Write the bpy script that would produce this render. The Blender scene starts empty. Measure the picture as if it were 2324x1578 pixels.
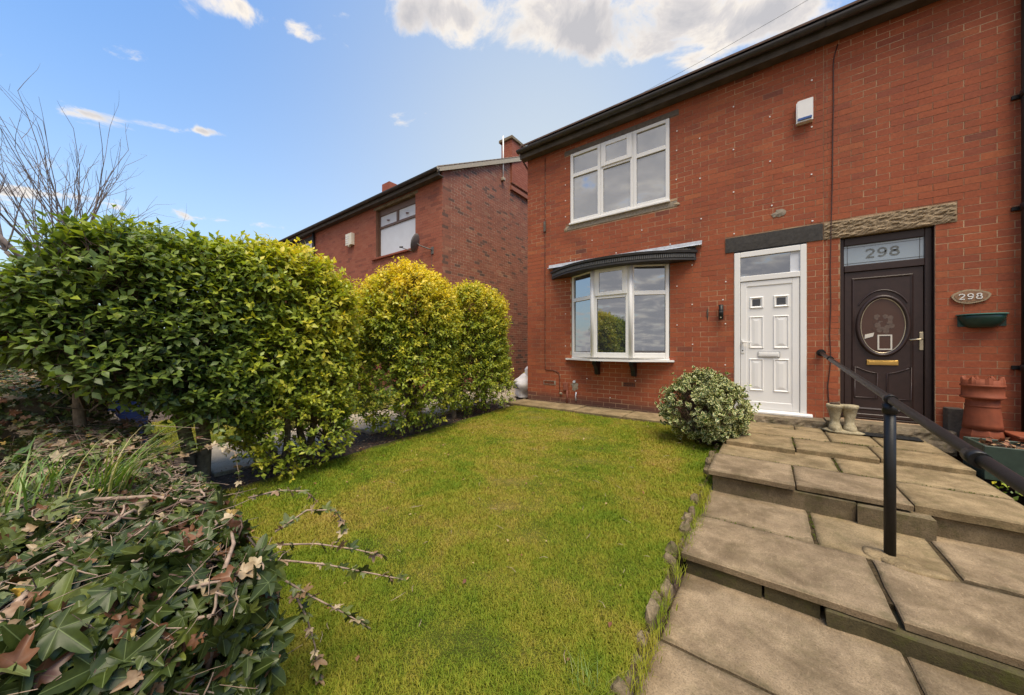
import bpy, math, random
import numpy as np
from mathutils import Matrix, Vector

rnd = random.Random(7)
rng = np.random.default_rng(11)
R = math.radians
SC = bpy.context.scene
COL = SC.collection

# ------------------------------------------------------------------ camera
CAM = np.array([0.0, -6.31, 1.12])
YAW = R(36.6)
cd = bpy.data.cameras.new('camera')
cd.sensor_width = 36.0
cd.lens = 12.0
cd.clip_start = 0.02
cd.clip_end = 500
cam = bpy.data.objects.new('camera', cd)
COL.objects.link(cam)
cam.location = CAM
cam.rotation_euler = (R(90), 0, YAW)
SC.camera = cam

# ------------------------------------------------------------------ light
SUN_EL, SUN_AZ = R(66), R(130)          # azimuth measured clockwise from +y (the houses' side)
W = bpy.data.worlds.new('World')
SC.world = W
W.use_nodes = True
NT = W.node_tree
NT.nodes.clear()


def nd(nt, t, **kw):
    n = nt.nodes.new(t)
    for k, v in kw.items():
        setattr(n, k, v)
    return n


def math_n(nt, op, a, b=None, c=None, clamp=False):
    n = nt.nodes.new('ShaderNodeMath')
    n.operation = op
    n.use_clamp = clamp
    for i, v in enumerate((a, b, c)):
        if v is None:
            continue
        if isinstance(v, (int, float)):
            n.inputs[i].default_value = v
        else:
            nt.links.new(v, n.inputs[i])
    return n.outputs[0]


def ramp(nt, fac, stops, interp='LINEAR'):
    n = nt.nodes.new('ShaderNodeValToRGB')
    cr = n.color_ramp
    cr.interpolation = interp
    while len(cr.elements) < len(stops):
        cr.elements.new(0.5)
    for e, (p, c) in zip(cr.elements, stops):
        e.position = p
        e.color = (c[0], c[1], c[2], 1)
    if fac is not None:
        nt.links.new(fac, n.inputs[0])
    return n.outputs[0]


def noise(nt, vec, scale, detail=4, rough=0.55, dist=0.0, out='Fac'):
    n = nt.nodes.new('ShaderNodeTexNoise')
    n.inputs['Scale'].default_value = scale
    n.inputs['Detail'].default_value = detail
    n.inputs['Roughness'].default_value = rough
    n.inputs['Distortion'].default_value = dist
    if vec is not None:
        nt.links.new(vec, n.inputs['Vector'])
    return n.outputs[out]


def mixc(nt, fac, a, b, blend='MIX'):
    n = nt.nodes.new('ShaderNodeMix')
    n.data_type = 'RGBA'
    n.blend_type = blend
    for s, v in ((0, fac), (6, a), (7, b)):
        if isinstance(v, (int, float)):
            n.inputs[s].default_value = v
        elif isinstance(v, (tuple, list)):
            n.inputs[s].default_value = (v[0], v[1], v[2], 1)
        else:
            nt.links.new(v, n.inputs[s])
    return n.outputs[2]


def build_world():
    sky = nd(NT, 'ShaderNodeTexSky', sky_type='NISHITA')
    sky.sun_disc = False
    sky.sun_elevation = SUN_EL
    sky.sun_rotation = SUN_AZ
    sky.altitude = 100
    sky.air_density = 1.25
    sky.dust_density = 0.6
    sky.ozone_density = 2.2
    bg = nd(NT, 'ShaderNodeBackground')
    bg.inputs[1].default_value = 0.057
    NT.links.new(mixc(NT, 1.0, sky.outputs[0], (0.52, 0.88, 1.18), 'MULTIPLY'), bg.inputs[0])
    tc = nd(NT, 'ShaderNodeTexCoord')
    d = tc.outputs['Generated']
    sep = nd(NT, 'ShaderNodeSeparateXYZ')
    NT.links.new(d, sep.inputs[0])
    dx, dy, dz = sep.outputs
    # cloud-layer coordinates: where the view ray meets a flat layer
    h = math_n(NT, 'ADD', math_n(NT, 'MAXIMUM', dz, 0.0), 0.16)
    px = math_n(NT, 'DIVIDE', dx, h)
    py = math_n(NT, 'DIVIDE', dy, h)
    cv = nd(NT, 'ShaderNodeCombineXYZ')
    NT.links.new(px, cv.inputs[0])
    NT.links.new(py, cv.inputs[1])
    base = noise(NT, cv.outputs[0], 4.6, 9, 0.62, 0.4)
    base = math_n(NT, 'ADD', math_n(NT, 'MULTIPLY', math_n(NT, 'SUBTRACT', base, 0.5), 2.6), 0.44)
    # cloud banks: broad fields in the layer
    def blob(cx, cy, rx, ry, ang=0.0):
        c, s = math.cos(ang), math.sin(ang)
        ax = math_n(NT, 'SUBTRACT', px, cx)
        ay = math_n(NT, 'SUBTRACT', py, cy)
        u = math_n(NT, 'ADD', math_n(NT, 'MULTIPLY', ax, c / rx), math_n(NT, 'MULTIPLY', ay, s / rx))
        v = math_n(NT, 'ADD', math_n(NT, 'MULTIPLY', ax, -s / ry), math_n(NT, 'MULTIPLY', ay, c / ry))
        q = math_n(NT, 'ADD', math_n(NT, 'MULTIPLY', u, u), math_n(NT, 'MULTIPLY', v, v))
        return math_n(NT, 'EXPONENT', math_n(NT, 'MULTIPLY', q, -1.0))
    cover = None
    for b in CLOUDS:
        g = math_n(NT, 'MULTIPLY', blob(*b[:5]), b[5])
        cover = g if cover is None else math_n(NT, 'ADD', cover, g)
    # the overcast half of the sky lies behind the photographer (seen mirrored in the panes)
    back = math_n(NT, 'MULTIPLY', math_n(NT, 'SUBTRACT', math_n(NT, 'MULTIPLY', py, -1.0), 0.35), 1.2, clamp=True)
    cover = math_n(NT, 'MINIMUM', math_n(NT, 'ADD', cover, math_n(NT, 'MULTIPLY', back, 0.95)), 1.0)
    dens = math_n(NT, 'SUBTRACT', math_n(NT, 'ADD', base, cover), 0.80)
    mask = math_n(NT, 'MULTIPLY', dens, 2.4, clamp=True)
    soft = nd(NT, 'ShaderNodeMapRange', interpolation_type='SMOOTHSTEP')
    NT.links.new(mask, soft.inputs[0])
    m = soft.outputs[0]
    fine = noise(NT, cv.outputs[0], 2.9, 6, 0.55, 0.2)
    thick = math_n(NT, 'ADD', math_n(NT, 'MULTIPLY', dens, 0.85), math_n(NT, 'MULTIPLY', math_n(NT, 'SUBTRACT', fine, 0.5), 1.1))
    ccol = ramp(NT, thick, [(0.02, (0.275, 0.252, 0.224)), (0.24, (0.26, 0.240, 0.216)), (0.40, (0.195, 0.186, 0.184)), (0.62, (0.150, 0.148, 0.155))])
    bgc = nd(NT, 'ShaderNodeBackground')
    bgc.inputs[1].default_value = 0.96
    NT.links.new(ccol, bgc.inputs[0])
    # pale haze towards the horizon, all round
    hz = math_n(NT, 'POWER', math_n(NT, 'SUBTRACT', 1.0, math_n(NT, 'MAXIMUM', dz, 0.0)), 2.7)
    hz = math_n(NT, 'MULTIPLY', hz, 0.95)
    vd = nd(NT, 'ShaderNodeVectorMath', operation='DOT_PRODUCT')
    NT.links.new(d, vd.inputs[0])
    vd.inputs[1].default_value = (-0.433, 0.746, 0.506)
    gl = math_n(NT, 'POWER', math_n(NT, 'MAXIMUM', vd.outputs['Value'], 0.0), 7.0)
    hz = math_n(NT, 'ADD', hz, math_n(NT, 'MULTIPLY', gl, 0.60), clamp=True)
    bgh = nd(NT, 'ShaderNodeBackground')
    bgh.inputs[0].default_value = (0.208, 0.220, 0.208, 1)
    bgh.inputs[1].default_value = 0.93
    m0 = nd(NT, 'ShaderNodeMixShader')
    NT.links.new(hz, m0.inputs[0])
    NT.links.new(bg.outputs[0], m0.inputs[1])
    NT.links.new(bgh.outputs[0], m0.inputs[2])
    mx = nd(NT, 'ShaderNodeMixShader')
    NT.links.new(m, mx.inputs[0])
    NT.links.new(m0.outputs[0], mx.inputs[1])
    NT.links.new(bgc.outputs[0], mx.inputs[2])
    o = nd(NT, 'ShaderNodeOutputWorld')
    NT.links.new(mx.outputs[0], o.inputs[0])


# cx, cy, rx, ry, angle, weight in the cloud layer
CLOUDS = [
    (-0.70, 0.51, 0.09, 0.07, 0.70, 0.50),
    (-0.605, 0.585, 0.13, 0.085, 0.70, 0.60), (-0.475, 0.73, 0.17, 0.085, 0.75, 0.60), (-0.30, 0.885, 0.17, 0.085, 0.70, 0.60),
    (-0.10, 1.01, 0.20, 0.10, 0.55, 0.60), (0.16, 1.02, 0.30, 0.13, 0.3, 0.58), (-0.20, 0.66, 0.32, 0.13, 0.65, 0.62),
    (-1.03, 0.21, 0.085, 0.055, 0.8, 0.47), (-0.955, 0.30, 0.10, 0.035, 0.8, 0.40), (-0.945, 0.37, 0.06, 0.028, 0.8, 0.45), (-0.82, 0.415, 0.05, 0.03, 0.8, 0.42),
    (-1.655, 0.065, 0.10, 0.030, 1.07, 0.46), (-1.61, 0.17, 0.13, 0.032, 1.07, 0.48), (-1.70, 0.105, 0.10, 0.030, 1.07, 0.44), (-1.513, 0.306, 0.07, 0.022, 1.0, 0.47),
    (-1.52, -0.06, 0.07, 0.030, 1.0, 0.45), (-2.117, 0.589, 0.34, 0.06, 1.1, 0.44), (-2.35, -0.07, 0.24, 0.06, 1.2, 0.44), (-2.7, 0.5, 0.6, 0.09, 1.1, 0.42), (-2.3, 0.0, 0.2, 0.05, 1.1, 0.42),
]
build_world()

sd = bpy.data.lights.new('sun', 'SUN')
sd.energy = 1.35
sd.angle = R(40)
sd.color = (1.0, 0.85, 0.62)
sun = bpy.data.objects.new('sun', sd)
COL.objects.link(sun)
sv = Vector((math.sin(SUN_AZ) * math.cos(SUN_EL), math.cos(SUN_AZ) * math.cos(SUN_EL), math.sin(SUN_EL)))
sun.rotation_euler = sv.to_track_quat('Z', 'Y').to_euler()
sun.location = (0, 0, 30)

SC.view_settings.view_transform = 'Standard'
SC.view_settings.look = 'None'
SC.view_settings.gamma = 1
SC.view_settings.use_curve_mapping = False
SC.view_settings.exposure = 2.02
SC.render.engine = 'CYCLES'
SC.cycles.max_bounces = 6
SC.cycles.diffuse_bounces = 3
SC.cycles.glossy_bounces = 3
SC.cycles.transmission_bounces = 3
SC.cycles.transparent_max_bounces = 4
SC.cycles.caustics_reflective = False
SC.cycles.caustics_refractive = False


def project(p):
    """pixel position and depth of world points in a 2324-wide picture: used only to choose which pieces show largest"""
    p = np.atleast_2d(p)
    v = p[:, :2] - CAM[:2]
    fw = np.array([-math.sin(YAW), math.cos(YAW)])
    rt = np.array([math.cos(YAW), math.sin(YAW)])
    z = v @ fw
    zz = np.where(z > 0.02, z, 0.02)
    return 1162 + 774.7 * (v @ rt) / zz, 789 - 774.7 * (p[:, 2] - CAM[2]) / zz, z


# ------------------------------------------------------------------ materials
def new_mat(name):
    m = bpy.data.materials.new(name)
    m.use_nodes = True
    nt = m.node_tree
    b = nt.nodes['Principled BSDF']
    return m, nt, b


def wpos(nt):
    return nt.nodes.new('ShaderNodeNewGeometry').outputs['Position']


def scaled(nt, vec, s):
    n = nt.nodes.new('ShaderNodeVectorMath')
    n.operation = 'MULTIPLY'
    nt.links.new(vec, n.inputs[0])
    n.inputs[1].default_value = s
    return n.outputs[0]


def attr(nt, name):
    n = nt.nodes.new('ShaderNodeAttribute')
    n.attribute_name = name
    return n.outputs['Fac']


def bump(nt, b, h, strength=0.3, dist=0.01):
    n = nt.nodes.new('ShaderNodeBump')
    n.inputs['Strength'].default_value = strength
    n.inputs['Distance'].default_value = dist
    nt.links.new(h, n.inputs['Height'])
    nt.links.new(n.outputs[0], b.inputs['Normal'])


def flat(name, col, rough=0.6, spec=0.5, var=0.12, scale=18, bmp=0.1, metal=0.0, bdist=0.004):
    m, nt, b = new_mat(name)
    p = wpos(nt)
    n = noise(nt, p, scale, 5, 0.6)
    d = tuple(c * (1 - var) for c in col)
    u = tuple(min(1, c * (1 + var)) for c in col)
    c = ramp(nt, n, [(0.3, d), (0.7, u)])
    nt.links.new(c, b.inputs['Base Color'])
    b.inputs['Roughness'].default_value = rough
    b.inputs['Specular IOR Level'].default_value = spec
    b.inputs['Metallic'].default_value = metal
    if bmp:
        bump(nt, b, noise(nt, p, scale * 6, 3, 0.6), bmp, bdist)
    return m


def brick_mat(name, stops, dirt=(0.05, 0.03, 0.022), dirt_amt=0.55, low_dark=False):
    m, nt, b = new_mat(name)
    p = wpos(nt)
    t = attr(nt, 'tint')
    c = ramp(nt, t, stops)
    n1 = noise(nt, p, 35, 5, 0.65)
    c = mixc(nt, 1.0, c, ramp(nt, n1, [(0.25, (0.74, 0.72, 0.72)), (0.75, (1.18, 1.18, 1.16))]), 'MULTIPLY')
    n2 = noise(nt, p, 1.4, 6, 0.62)
    f = ramp(nt, n2, [(0.50, (0, 0, 0)), (0.78, (dirt_amt,) * 3)])
    c = mixc(nt, f, c, dirt)
    n3 = noise(nt, p, 140, 2, 0.5)
    f3 = ramp(nt, n3, [(0.66, (0, 0, 0)), (0.74, (0.35,) * 3)])
    c = mixc(nt, f3, c, (0.30, 0.17, 0.10))
    if low_dark:                      # bottom courses of the wall darker, upper limit broken by noise
        s = nt.nodes.new('ShaderNodeSeparateXYZ')
        nt.links.new(p, s.inputs[0])
        zz = math_n(nt, 'ADD', s.outputs[2], math_n(nt, 'MULTIPLY', n2, 0.25))
        f4 = ramp(nt, zz, [(0.17, (0.75,) * 3), (0.32, (0, 0, 0))])
        c = mixc(nt, f4, c, (0.075, 0.05, 0.042))
    nt.links.new(c, b.inputs['Base Color'])
    b.inputs['Roughness'].default_value = 0.78
    b.inputs['Specular IOR Level'].default_value = 0.3
    bump(nt, b, noise(nt, p, 90, 4, 0.7), 0.25, 0.004)
    return m


M = {}
M['brick'] = brick_mat('red_brick', [(0.0, (0.18, 0.062, 0.040)), (0.05, (0.22, 0.068, 0.040)), (0.10, (0.275, 0.076, 0.040)),
                                     (0.5, (0.328, 0.085, 0.037)), (0.9, (0.365, 0.102, 0.043)), (1.0, (0.40, 0.122, 0.049))], dirt_amt=0.4, low_dark=True)
M['brick_n'] = brick_mat('neighbour_brick', [(0.0, (0.24, 0.080, 0.050)), (0.25, (0.32, 0.095, 0.054)), (1.0, (0.37, 0.130, 0.076))], dirt_amt=0.25)
M['brick_s'] = brick_mat('mixed_brick', [(0.0, (0.13, 0.080, 0.060)), (0.1, (0.18, 0.090, 0.060)), (0.3, (0.28, 0.110, 0.068)),
                                         (0.8, (0.34, 0.130, 0.078)), (1.0, (0.36, 0.18, 0.11))], dirt_amt=0.3)


def mortar_mat(name, a, bcol, lo=0.42, hi=0.6):
    m, nt, b = new_mat(name)
    p = wpos(nt)
    n = noise(nt, p, 1.1, 5, 0.65)
    c = ramp(nt, n, [(lo, a), (hi, bcol)])
    n2 = noise(nt, p, 160, 3, 0.7)
    c = mixc(nt, 1.0, c, ramp(nt, n2, [(0.3, (0.7,) * 3), (0.7, (1.2,) * 3)]), 'MULTIPLY')
    nt.links.new(c, b.inputs['Base Color'])
    b.inputs['Roughness'].default_value = 0.95
    b.inputs['Specular IOR Level'].default_value = 0.1
    bump(nt, b, n2, 0.6, 0.004)
    return m


M['mortar'] = mortar_mat('mortar', (0.27, 0.14, 0.085), (0.52, 0.36, 0.22))
M['mortar_n'] = mortar_mat('neighbour_mortar', (0.20, 0.10, 0.07), (0.34, 0.19, 0.12))
M['mortar_s'] = mortar_mat('pale_mortar', (0.46, 0.33, 0.23), (0.62, 0.48, 0.33))
M['upvc'] = flat('white_upvc', (0.80, 0.78, 0.74), 0.32, 0.5, 0.02, 3, 0.0)
M['door_white'] = flat('white_door_skin', (0.81, 0.79, 0.755), 0.35, 0.5, 0.015, 4, 0.04)
M['gasket'] = flat('black_gasket', (0.02, 0.02, 0.022), 0.5)
M['black_metal'] = flat('black_paint', (0.012, 0.011, 0.010), 0.45, 0.35, 0.25, 20, 0.15)
M['gutter'] = flat('dark_gutter', (0.040, 0.036, 0.032), 0.42, 0.5, 0.25, 7, 0.05)
M['soffit'] = flat('weathered_soffit', (0.085, 0.072, 0.06), 0.7, 0.3, 0.3, 5, 0.1)
M['tile'] = flat('roof_tile', (0.12, 0.075, 0.055), 0.85, 0.3, 0.3, 6, 0.4)
M['lead'] = flat('lead_flashing', (0.55, 0.57, 0.60), 0.35, 0.5, 0.25, 14, 0.3, 0.3)
M['canopy'] = flat('canopy_black', (0.035, 0.032, 0.030), 0.55, 0.4, 0.3, 10, 0.2)
M['dentil'] = flat('canopy_moulding', (0.10, 0.097, 0.093), 0.6, 0.4, 0.3, 30, 0.2)
M['lintel_dark'] = flat('painted_lintel', (0.052, 0.047, 0.042), 0.75, 0.3, 0.25, 40, 0.5)
M['lintel_grey'] = flat('grey_lintel', (0.13, 0.108, 0.09), 0.8, 0.3, 0.25, 20, 0.5)
M['cement'] = flat('cement', (0.30, 0.25, 0.19), 0.95, 0.2, 0.25, 30, 0.6)
M['terracotta'] = flat('terracotta', (0.215, 0.056, 0.024), 0.7, 0.3, 0.22, 12, 0.3)
M['brass'] = flat('brass', (0.72, 0.45, 0.13), 0.28, 0.5, 0.08, 20, 0.0, 0.85)
M['nickel'] = flat('aged_brass', (0.55, 0.47, 0.33), 0.32, 0.5, 0.1, 20, 0.0, 0.85)
M['brown_upvc'] = flat('brown_door_skin', (0.032, 0.016, 0.013), 0.42, 0.5, 0.2, 15, 0.12)
M['white_paint'] = flat('white_plastic', (0.78, 0.76, 0.72), 0.4, 0.5, 0.03, 6, 0.0)
M['cream_plastic'] = flat('cream_plastic', (0.72, 0.66, 0.52), 0.45, 0.5, 0.05, 6, 0.0)
M['blue_plastic'] = flat('blue_plastic', (0.035, 0.09, 0.28), 0.35)
M['blue_dark'] = flat('dark_blue_plastic', (0.010, 0.022, 0.095), 0.4)
M['green_plastic'] = flat('green_plastic', (0.012, 0.045, 0.032), 0.4, 0.5, 0.15, 8, 0.0)
M['green_rim'] = flat('green_rim', (0.10, 0.27, 0.22), 0.4, 0.5, 0.1, 8, 0.0)
M['trough_green'] = flat('trough_green', (0.030, 0.048, 0.034), 0.55, 0.4, 0.3, 12, 0.2)
M['cable'] = flat('dark_cable', (0.055, 0.02, 0.014), 0.6)
M['pipe_red'] = flat('painted_pipe', (0.25, 0.085, 0.055), 0.6, 0.3, 0.2, 30, 0.3)
M['wood_plaque'] = flat('varnished_wood', (0.25, 0.135, 0.07), 0.45, 0.5, 0.35, 45, 0.4)
M['wood_edge'] = flat('pale_bark_edge', (0.36, 0.27, 0.17), 0.7, 0.3, 0.3, 60, 0.5)
M['wood_grey'] = flat('grey_timber', (0.42, 0.36, 0.27), 0.8, 0.2, 0.2, 25, 0.3)
M['bark'] = flat('bark', (0.17, 0.125, 0.078), 0.9, 0.2, 0.4, 22, 0.8, bdist=0.01)
M['bark_grey'] = flat('pale_bark', (0.21, 0.17, 0.15), 0.85, 0.2, 0.3, 14, 0.5)
M['stem_pale'] = flat('ivy_stem', (0.30, 0.215, 0.155), 0.8, 0.2, 0.4, 30, 0.4)
M['stem_dark'] = flat('dark_twig', (0.12, 0.075, 0.055), 0.8, 0.2, 0.3, 30, 0.3)
M['bag'] = flat('woven_sack', (0.72, 0.68, 0.66), 0.5, 0.4, 0.12, 9, 0.5)
M['bag_yellow'] = flat('yellow_sack', (0.68, 0.50, 0.06), 0.5, 0.4, 0.12, 9, 0.5)
M['mat'] = flat('door_mat', (0.03, 0.03, 0.03), 0.95, 0.1, 0.4, 90, 1.0, bdist=0.01)
M['grey_block'] = flat('grey_block', (0.095, 0.078, 0.062), 0.9, 0.2, 0.3, 30, 0.5)
M['petal'] = flat('textured_glass', (0.125, 0.085, 0.065), 0.25, 0.5, 0.3, 30, 0.2)
M['net'] = flat('net_curtain', (0.66, 0.68, 0.72), 0.7, 0.4, 0.05, 3, 0.0)
M['brown_frame'] = flat('brown_window_frame', (0.11, 0.055, 0.032), 0.45, 0.5, 0.15, 12, 0.1)
M['dish'] = flat('grey_dish', (0.13, 0.12, 0.11), 0.5, 0.4, 0.15, 10, 0.0)
M['paper'] = flat('paper', (0.62, 0.58, 0.5), 0.7, 0.3, 0.08, 20, 0.0)


def stone_mat(name, a, bb, moss=0.0, wear=0.5, scale=6):
    m, nt, b = new_mat(name)
    p = wpos(nt)
    n = noise(nt, p, scale, 8, 0.68)
    c = ramp(nt, n, [(0.3, a), (0.68, bb)])
    sp = noise(nt, p, 130, 3, 0.7)
    c = mixc(nt, 1.0, c, ramp(nt, sp, [(0.3, (0.6,) * 3), (0.5, (1.0,) * 3), (0.66, (1.12,) * 3), (0.74, (1.5,) * 3)]), 'MULTIPLY')
    st = noise(nt, p, 2.2, 6, 0.7, 0.5)
    c = mixc(nt, ramp(nt, st, [(0.46, (0, 0, 0)), (0.66, (wear,) * 3)]), c, tuple(x * q for x, q in zip(a, (0.48, 0.46, 0.40))))
    gr = noise(nt, scaled(nt, p, (7, 1.2, 7)), 14, 3, 0.6)
    c = mixc(nt, ramp(nt, gr, [(0.60, (0, 0, 0)), (0.75, (0.35,) * 3)]), c, tuple(min(1, x * 1.35) for x in bb))
    vo = nt.nodes.new('ShaderNodeTexVoronoi')
    vo.inputs['Scale'].default_value = 38
    nt.links.new(p, vo.inputs['Vector'])
    sz_ = math_n(nt, 'ADD', vo.outputs['Distance'], math_n(nt, 'MULTIPLY', sp, 0.35))
    c = mixc(nt, ramp(nt, sz_, [(0.20, (0.75,) * 3), (0.27, (0, 0, 0))]), c, tuple(x * 0.38 for x in a))
    eg = math_n(nt, 'MULTIPLY', attr(nt, 'edge'), noise(nt, p, 13, 5, 0.7))
    c = mixc(nt, ramp(nt, eg, [(0.34, (0, 0, 0)), (0.62, (0.6,) * 3)]), c, (0.075, 0.062, 0.030))
    if moss:
        mo = noise(nt, p, 9, 6, 0.75)
        c = mixc(nt, ramp(nt, mo, [(0.5, (0, 0, 0)), (0.66, (moss,) * 3)]), c, (0.075, 0.075, 0.018))
    nt.links.new(c, b.inputs['Base Color'])
    b.inputs['Roughness'].default_value = 0.88
    b.inputs['Specular IOR Level'].default_value = 0.25
    hh = math_n(nt, 'ADD', math_n(nt, 'MULTIPLY', n, 1.0), math_n(nt, 'MULTIPLY', sp, 0.35))
    bump(nt, b, hh, 0.7, 0.014)
    return m


M['flag'] = stone_mat('flagstone', (0.190, 0.135, 0.080), (0.350, 0.258, 0.155), 0.18, 0.7)
M['flag_old'] = stone_mat('old_flagstone', (0.195, 0.140, 0.073), (0.360, 0.265, 0.145), 0.32, 0.7)
M['riser'] = stone_mat('step_riser', (0.115, 0.085, 0.05), (0.225, 0.17, 0.10), 0.5, 0.6)
M['riser_mossy'] = stone_mat('mossy_riser', (0.055, 0.045, 0.022), (0.12, 0.095, 0.045), 0.85, 0.6)
M['edging'] = stone_mat('edging_stone', (0.12, 0.088, 0.05), (0.25, 0.19, 0.11), 0.8, 0.6, 16)
M['sandstone'] = stone_mat('rough_sandstone', (0.20, 0.145, 0.085), (0.40, 0.30, 0.19), 0.0, 0.4, 22)
M['threshold'] = stone_mat('threshold_stone', (0.17, 0.13, 0.085), (0.33, 0.26, 0.17), 0.5, 0.6, 12)
M['wall_stone'] = stone_mat('dark_wall_stone', (0.075, 0.058, 0.036), (0.16, 0.125, 0.075), 0.35, 0.5, 9)
M['coping'] = stone_mat('coping_stone', (0.36, 0.28, 0.18), (0.50, 0.40, 0.28), 0.1, 0.3)
M['boot'] = stone_mat('boot_stone', (0.27, 0.22, 0.13), (0.52, 0.45, 0.30), 0.35, 0.5, 22)
M['concrete'] = stone_mat('concrete', (0.42, 0.34, 0.235), (0.54, 0.45, 0.32), 0.1, 0.3)


def soil_mat():
    m, nt, b = new_mat('soil')
    p = wpos(nt)
    n = noise(nt, p, 28, 8, 0.75)
    c = ramp(nt, n, [(0.3, (0.035, 0.023, 0.014)), (0.52, (0.095, 0.062, 0.038)), (0.68, (0.21, 0.145, 0.10))])
    nt.links.new(c, b.inputs['Base Color'])
    b.inputs['Roughness'].default_value = 1.0
    bump(nt, b, n, 1.0, 0.03)
    return m


def lawn_mat(name, blades):
    m, nt, b = new_mat(name)
    p = wpos(nt)
    big = noise(nt, p, 1.15, 5, 0.62, 0.3)
    mid = noise(nt, p, 5.5, 4, 0.65)
    f = math_n(nt, 'ADD', math_n(nt, 'MULTIPLY', big, 0.6), math_n(nt, 'MULTIPLY', mid, 0.4))
    f = math_n(nt, 'ADD', math_n(nt, 'MULTIPLY', math_n(nt, 'SUBTRACT', f, 0.5), 1.5), 0.5)
    if blades:
        t = attr(nt, 'tint')
        f = math_n(nt, 'ADD', f, math_n(nt, 'MULTIPLY', math_n(nt, 'SUBTRACT', t, 0.5), 0.20))
        c = ramp(nt, f, [(0.22, (0.135, 0.225, 0.018)), (0.40, (0.235, 0.300, 0.026)), (0.55, (0.355, 0.340, 0.042)),
                         (0.72, (0.44, 0.345, 0.075)), (0.9, (0.52, 0.39, 0.14))])
    else:
        fine = noise(nt, p, 70, 6, 0.75)
        f = math_n(nt, 'ADD', f, math_n(nt, 'MULTIPLY', math_n(nt, 'SUBTRACT', fine, 0.5), 0.7))
        c = ramp(nt, f, [(0.3, (0.075, 0.10, 0.012)), (0.5, (0.14, 0.15, 0.02)), (0.7, (0.23, 0.18, 0.05))])
        bump(nt, b, fine, 1.0, 0.03)
    nt.links.new(c, b.inputs['Base Color'])
    b.inputs['Roughness'].default_value = 0.7 if blades else 1.0
    b.inputs['Specular IOR Level'].default_value = 0.15
    if blades:
        tr = nt.nodes.new('ShaderNodeBsdfTranslucent')
        nt.links.new(mixc(nt, 1.0, c, (1.15, 1.15, 0.8), 'MULTIPLY'), tr.inputs[0])
        ms = nt.nodes.new('ShaderNodeMixShader')
        ms.inputs[0].default_value = 0.42
        nt.links.new(b.outputs[0], ms.inputs[1])
        nt.links.new(tr.outputs[0], ms.inputs[2])
        nt.links.new(ms.outputs[0], nt.nodes['Material Output'].inputs[0])
    return m


def leaf_mat(name, stops, rough=0.4, rim=None, vein=None, spec=0.5, trans=0.25):
    m, nt, b = new_mat(name)
    t = attr(nt, 'tint')
    c = ramp(nt, t, stops)
    p = wpos(nt)
    n = noise(nt, p, 60, 3, 0.6)
    c = mixc(nt, 1.0, c, ramp(nt, n, [(0.3, (0.8,) * 3), (0.7, (1.2,) * 3)]), 'MULTIPLY')
    if rim:
        v = attr(nt, 'vein')
        v = math_n(nt, 'ADD', v, math_n(nt, 'MULTIPLY', math_n(nt, 'SUBTRACT', n, 0.5), 0.7))
        c = mixc(nt, ramp(nt, v, [(0.42, (0, 0, 0)), (0.56, (0.94,) * 3)]), c, rim)
    if vein:
        v = attr(nt, 'vein')
        live = ramp(nt, t, [(0.80, (1, 1, 1)), (0.86, (0.15,) * 3)])
        f = ramp(nt, v, [(0.01, (0.6,) * 3), (0.07, (0, 0, 0))])
        f = mixc(nt, 1.0, f, live, 'MULTIPLY')
        c = mixc(nt, f, c, vein)
    nt.links.new(c, b.inputs['Base Color'])
    b.inputs['Roughness'].default_value = rough
    b.inputs['Specular IOR Level'].default_value = spec
    if trans:
        tr = nt.nodes.new('ShaderNodeBsdfTranslucent')
        nt.links.new(mixc(nt, 1.0, c, (1.5, 1.5, 0.6), 'MULTIPLY'), tr.inputs[0])
        ms = nt.nodes.new('ShaderNodeMixShader')
        ms.inputs[0].default_value = trans
        nt.links.new(b.outputs[0], ms.inputs[1])
        nt.links.new(tr.outputs[0], ms.inputs[2])
        nt.links.new(ms.outputs[0], nt.nodes['Material Output'].inputs[0])
    return m


M['soil'] = soil_mat()
M['lawn'] = lawn_mat('lawn_ground', False)
M['blade'] = lawn_mat('grass_blade', True)
M['privet'] = leaf_mat('privet_leaf', [(0.0, (0.062, 0.090, 0.028)), (0.3, (0.150, 0.215, 0.036)), (0.55, (0.33, 0.38, 0.038)),
                                       (0.75, (0.48, 0.45, 0.040)), (1.0, (0.74, 0.57, 0.050))], 0.42, spec=0.4, trans=0.34)
M['ivy'] = leaf_mat('ivy_leaf', [(0.0, (0.018, 0.029, 0.006)), (0.45, (0.044, 0.062, 0.010)), (0.72, (0.125, 0.142, 0.024)),
                                 (0.80, (0.13, 0.15, 0.06)), (0.84, (0.075, 0.032, 0.018)), (0.91, (0.17, 0.075, 0.035)), (0.96, (0.38, 0.29, 0.17)), (0.985, (0.42, 0.33, 0.20)), (1.0, (0.55, 0.33, 0.03))],
                    0.4, vein=(0.20, 0.25, 0.09), spec=0.3, trans=0.10)
M['variegated'] = leaf_mat('variegated_leaf', [(0.0, (0.03, 0.075, 0.014)), (0.6, (0.08, 0.145, 0.022)), (1.0, (0.17, 0.20, 0.04))],
                           0.45, rim=(0.68, 0.62, 0.30), trans=0.15)
M['evergreen'] = leaf_mat('evergreen_leaf', [(0.0, (0.03, 0.05, 0.012)), (0.6, (0.075, 0.095, 0.02)), (1.0, (0.15, 0.16, 0.035))], 0.5)
M['dead_leaf'] = leaf_mat('dead_leaf', [(0.0, (0.10, 0.035, 0.018)), (0.5, (0.22, 0.08, 0.035)), (1.0, (0.42, 0.30, 0.14))], 0.7, trans=0)
M['tuft'] = leaf_mat('tuft_blade', [(0.0, (0.06, 0.12, 0.02)), (0.7, (0.16, 0.26, 0.04)), (1.0, (0.36, 0.30, 0.12))], 0.45)


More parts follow.
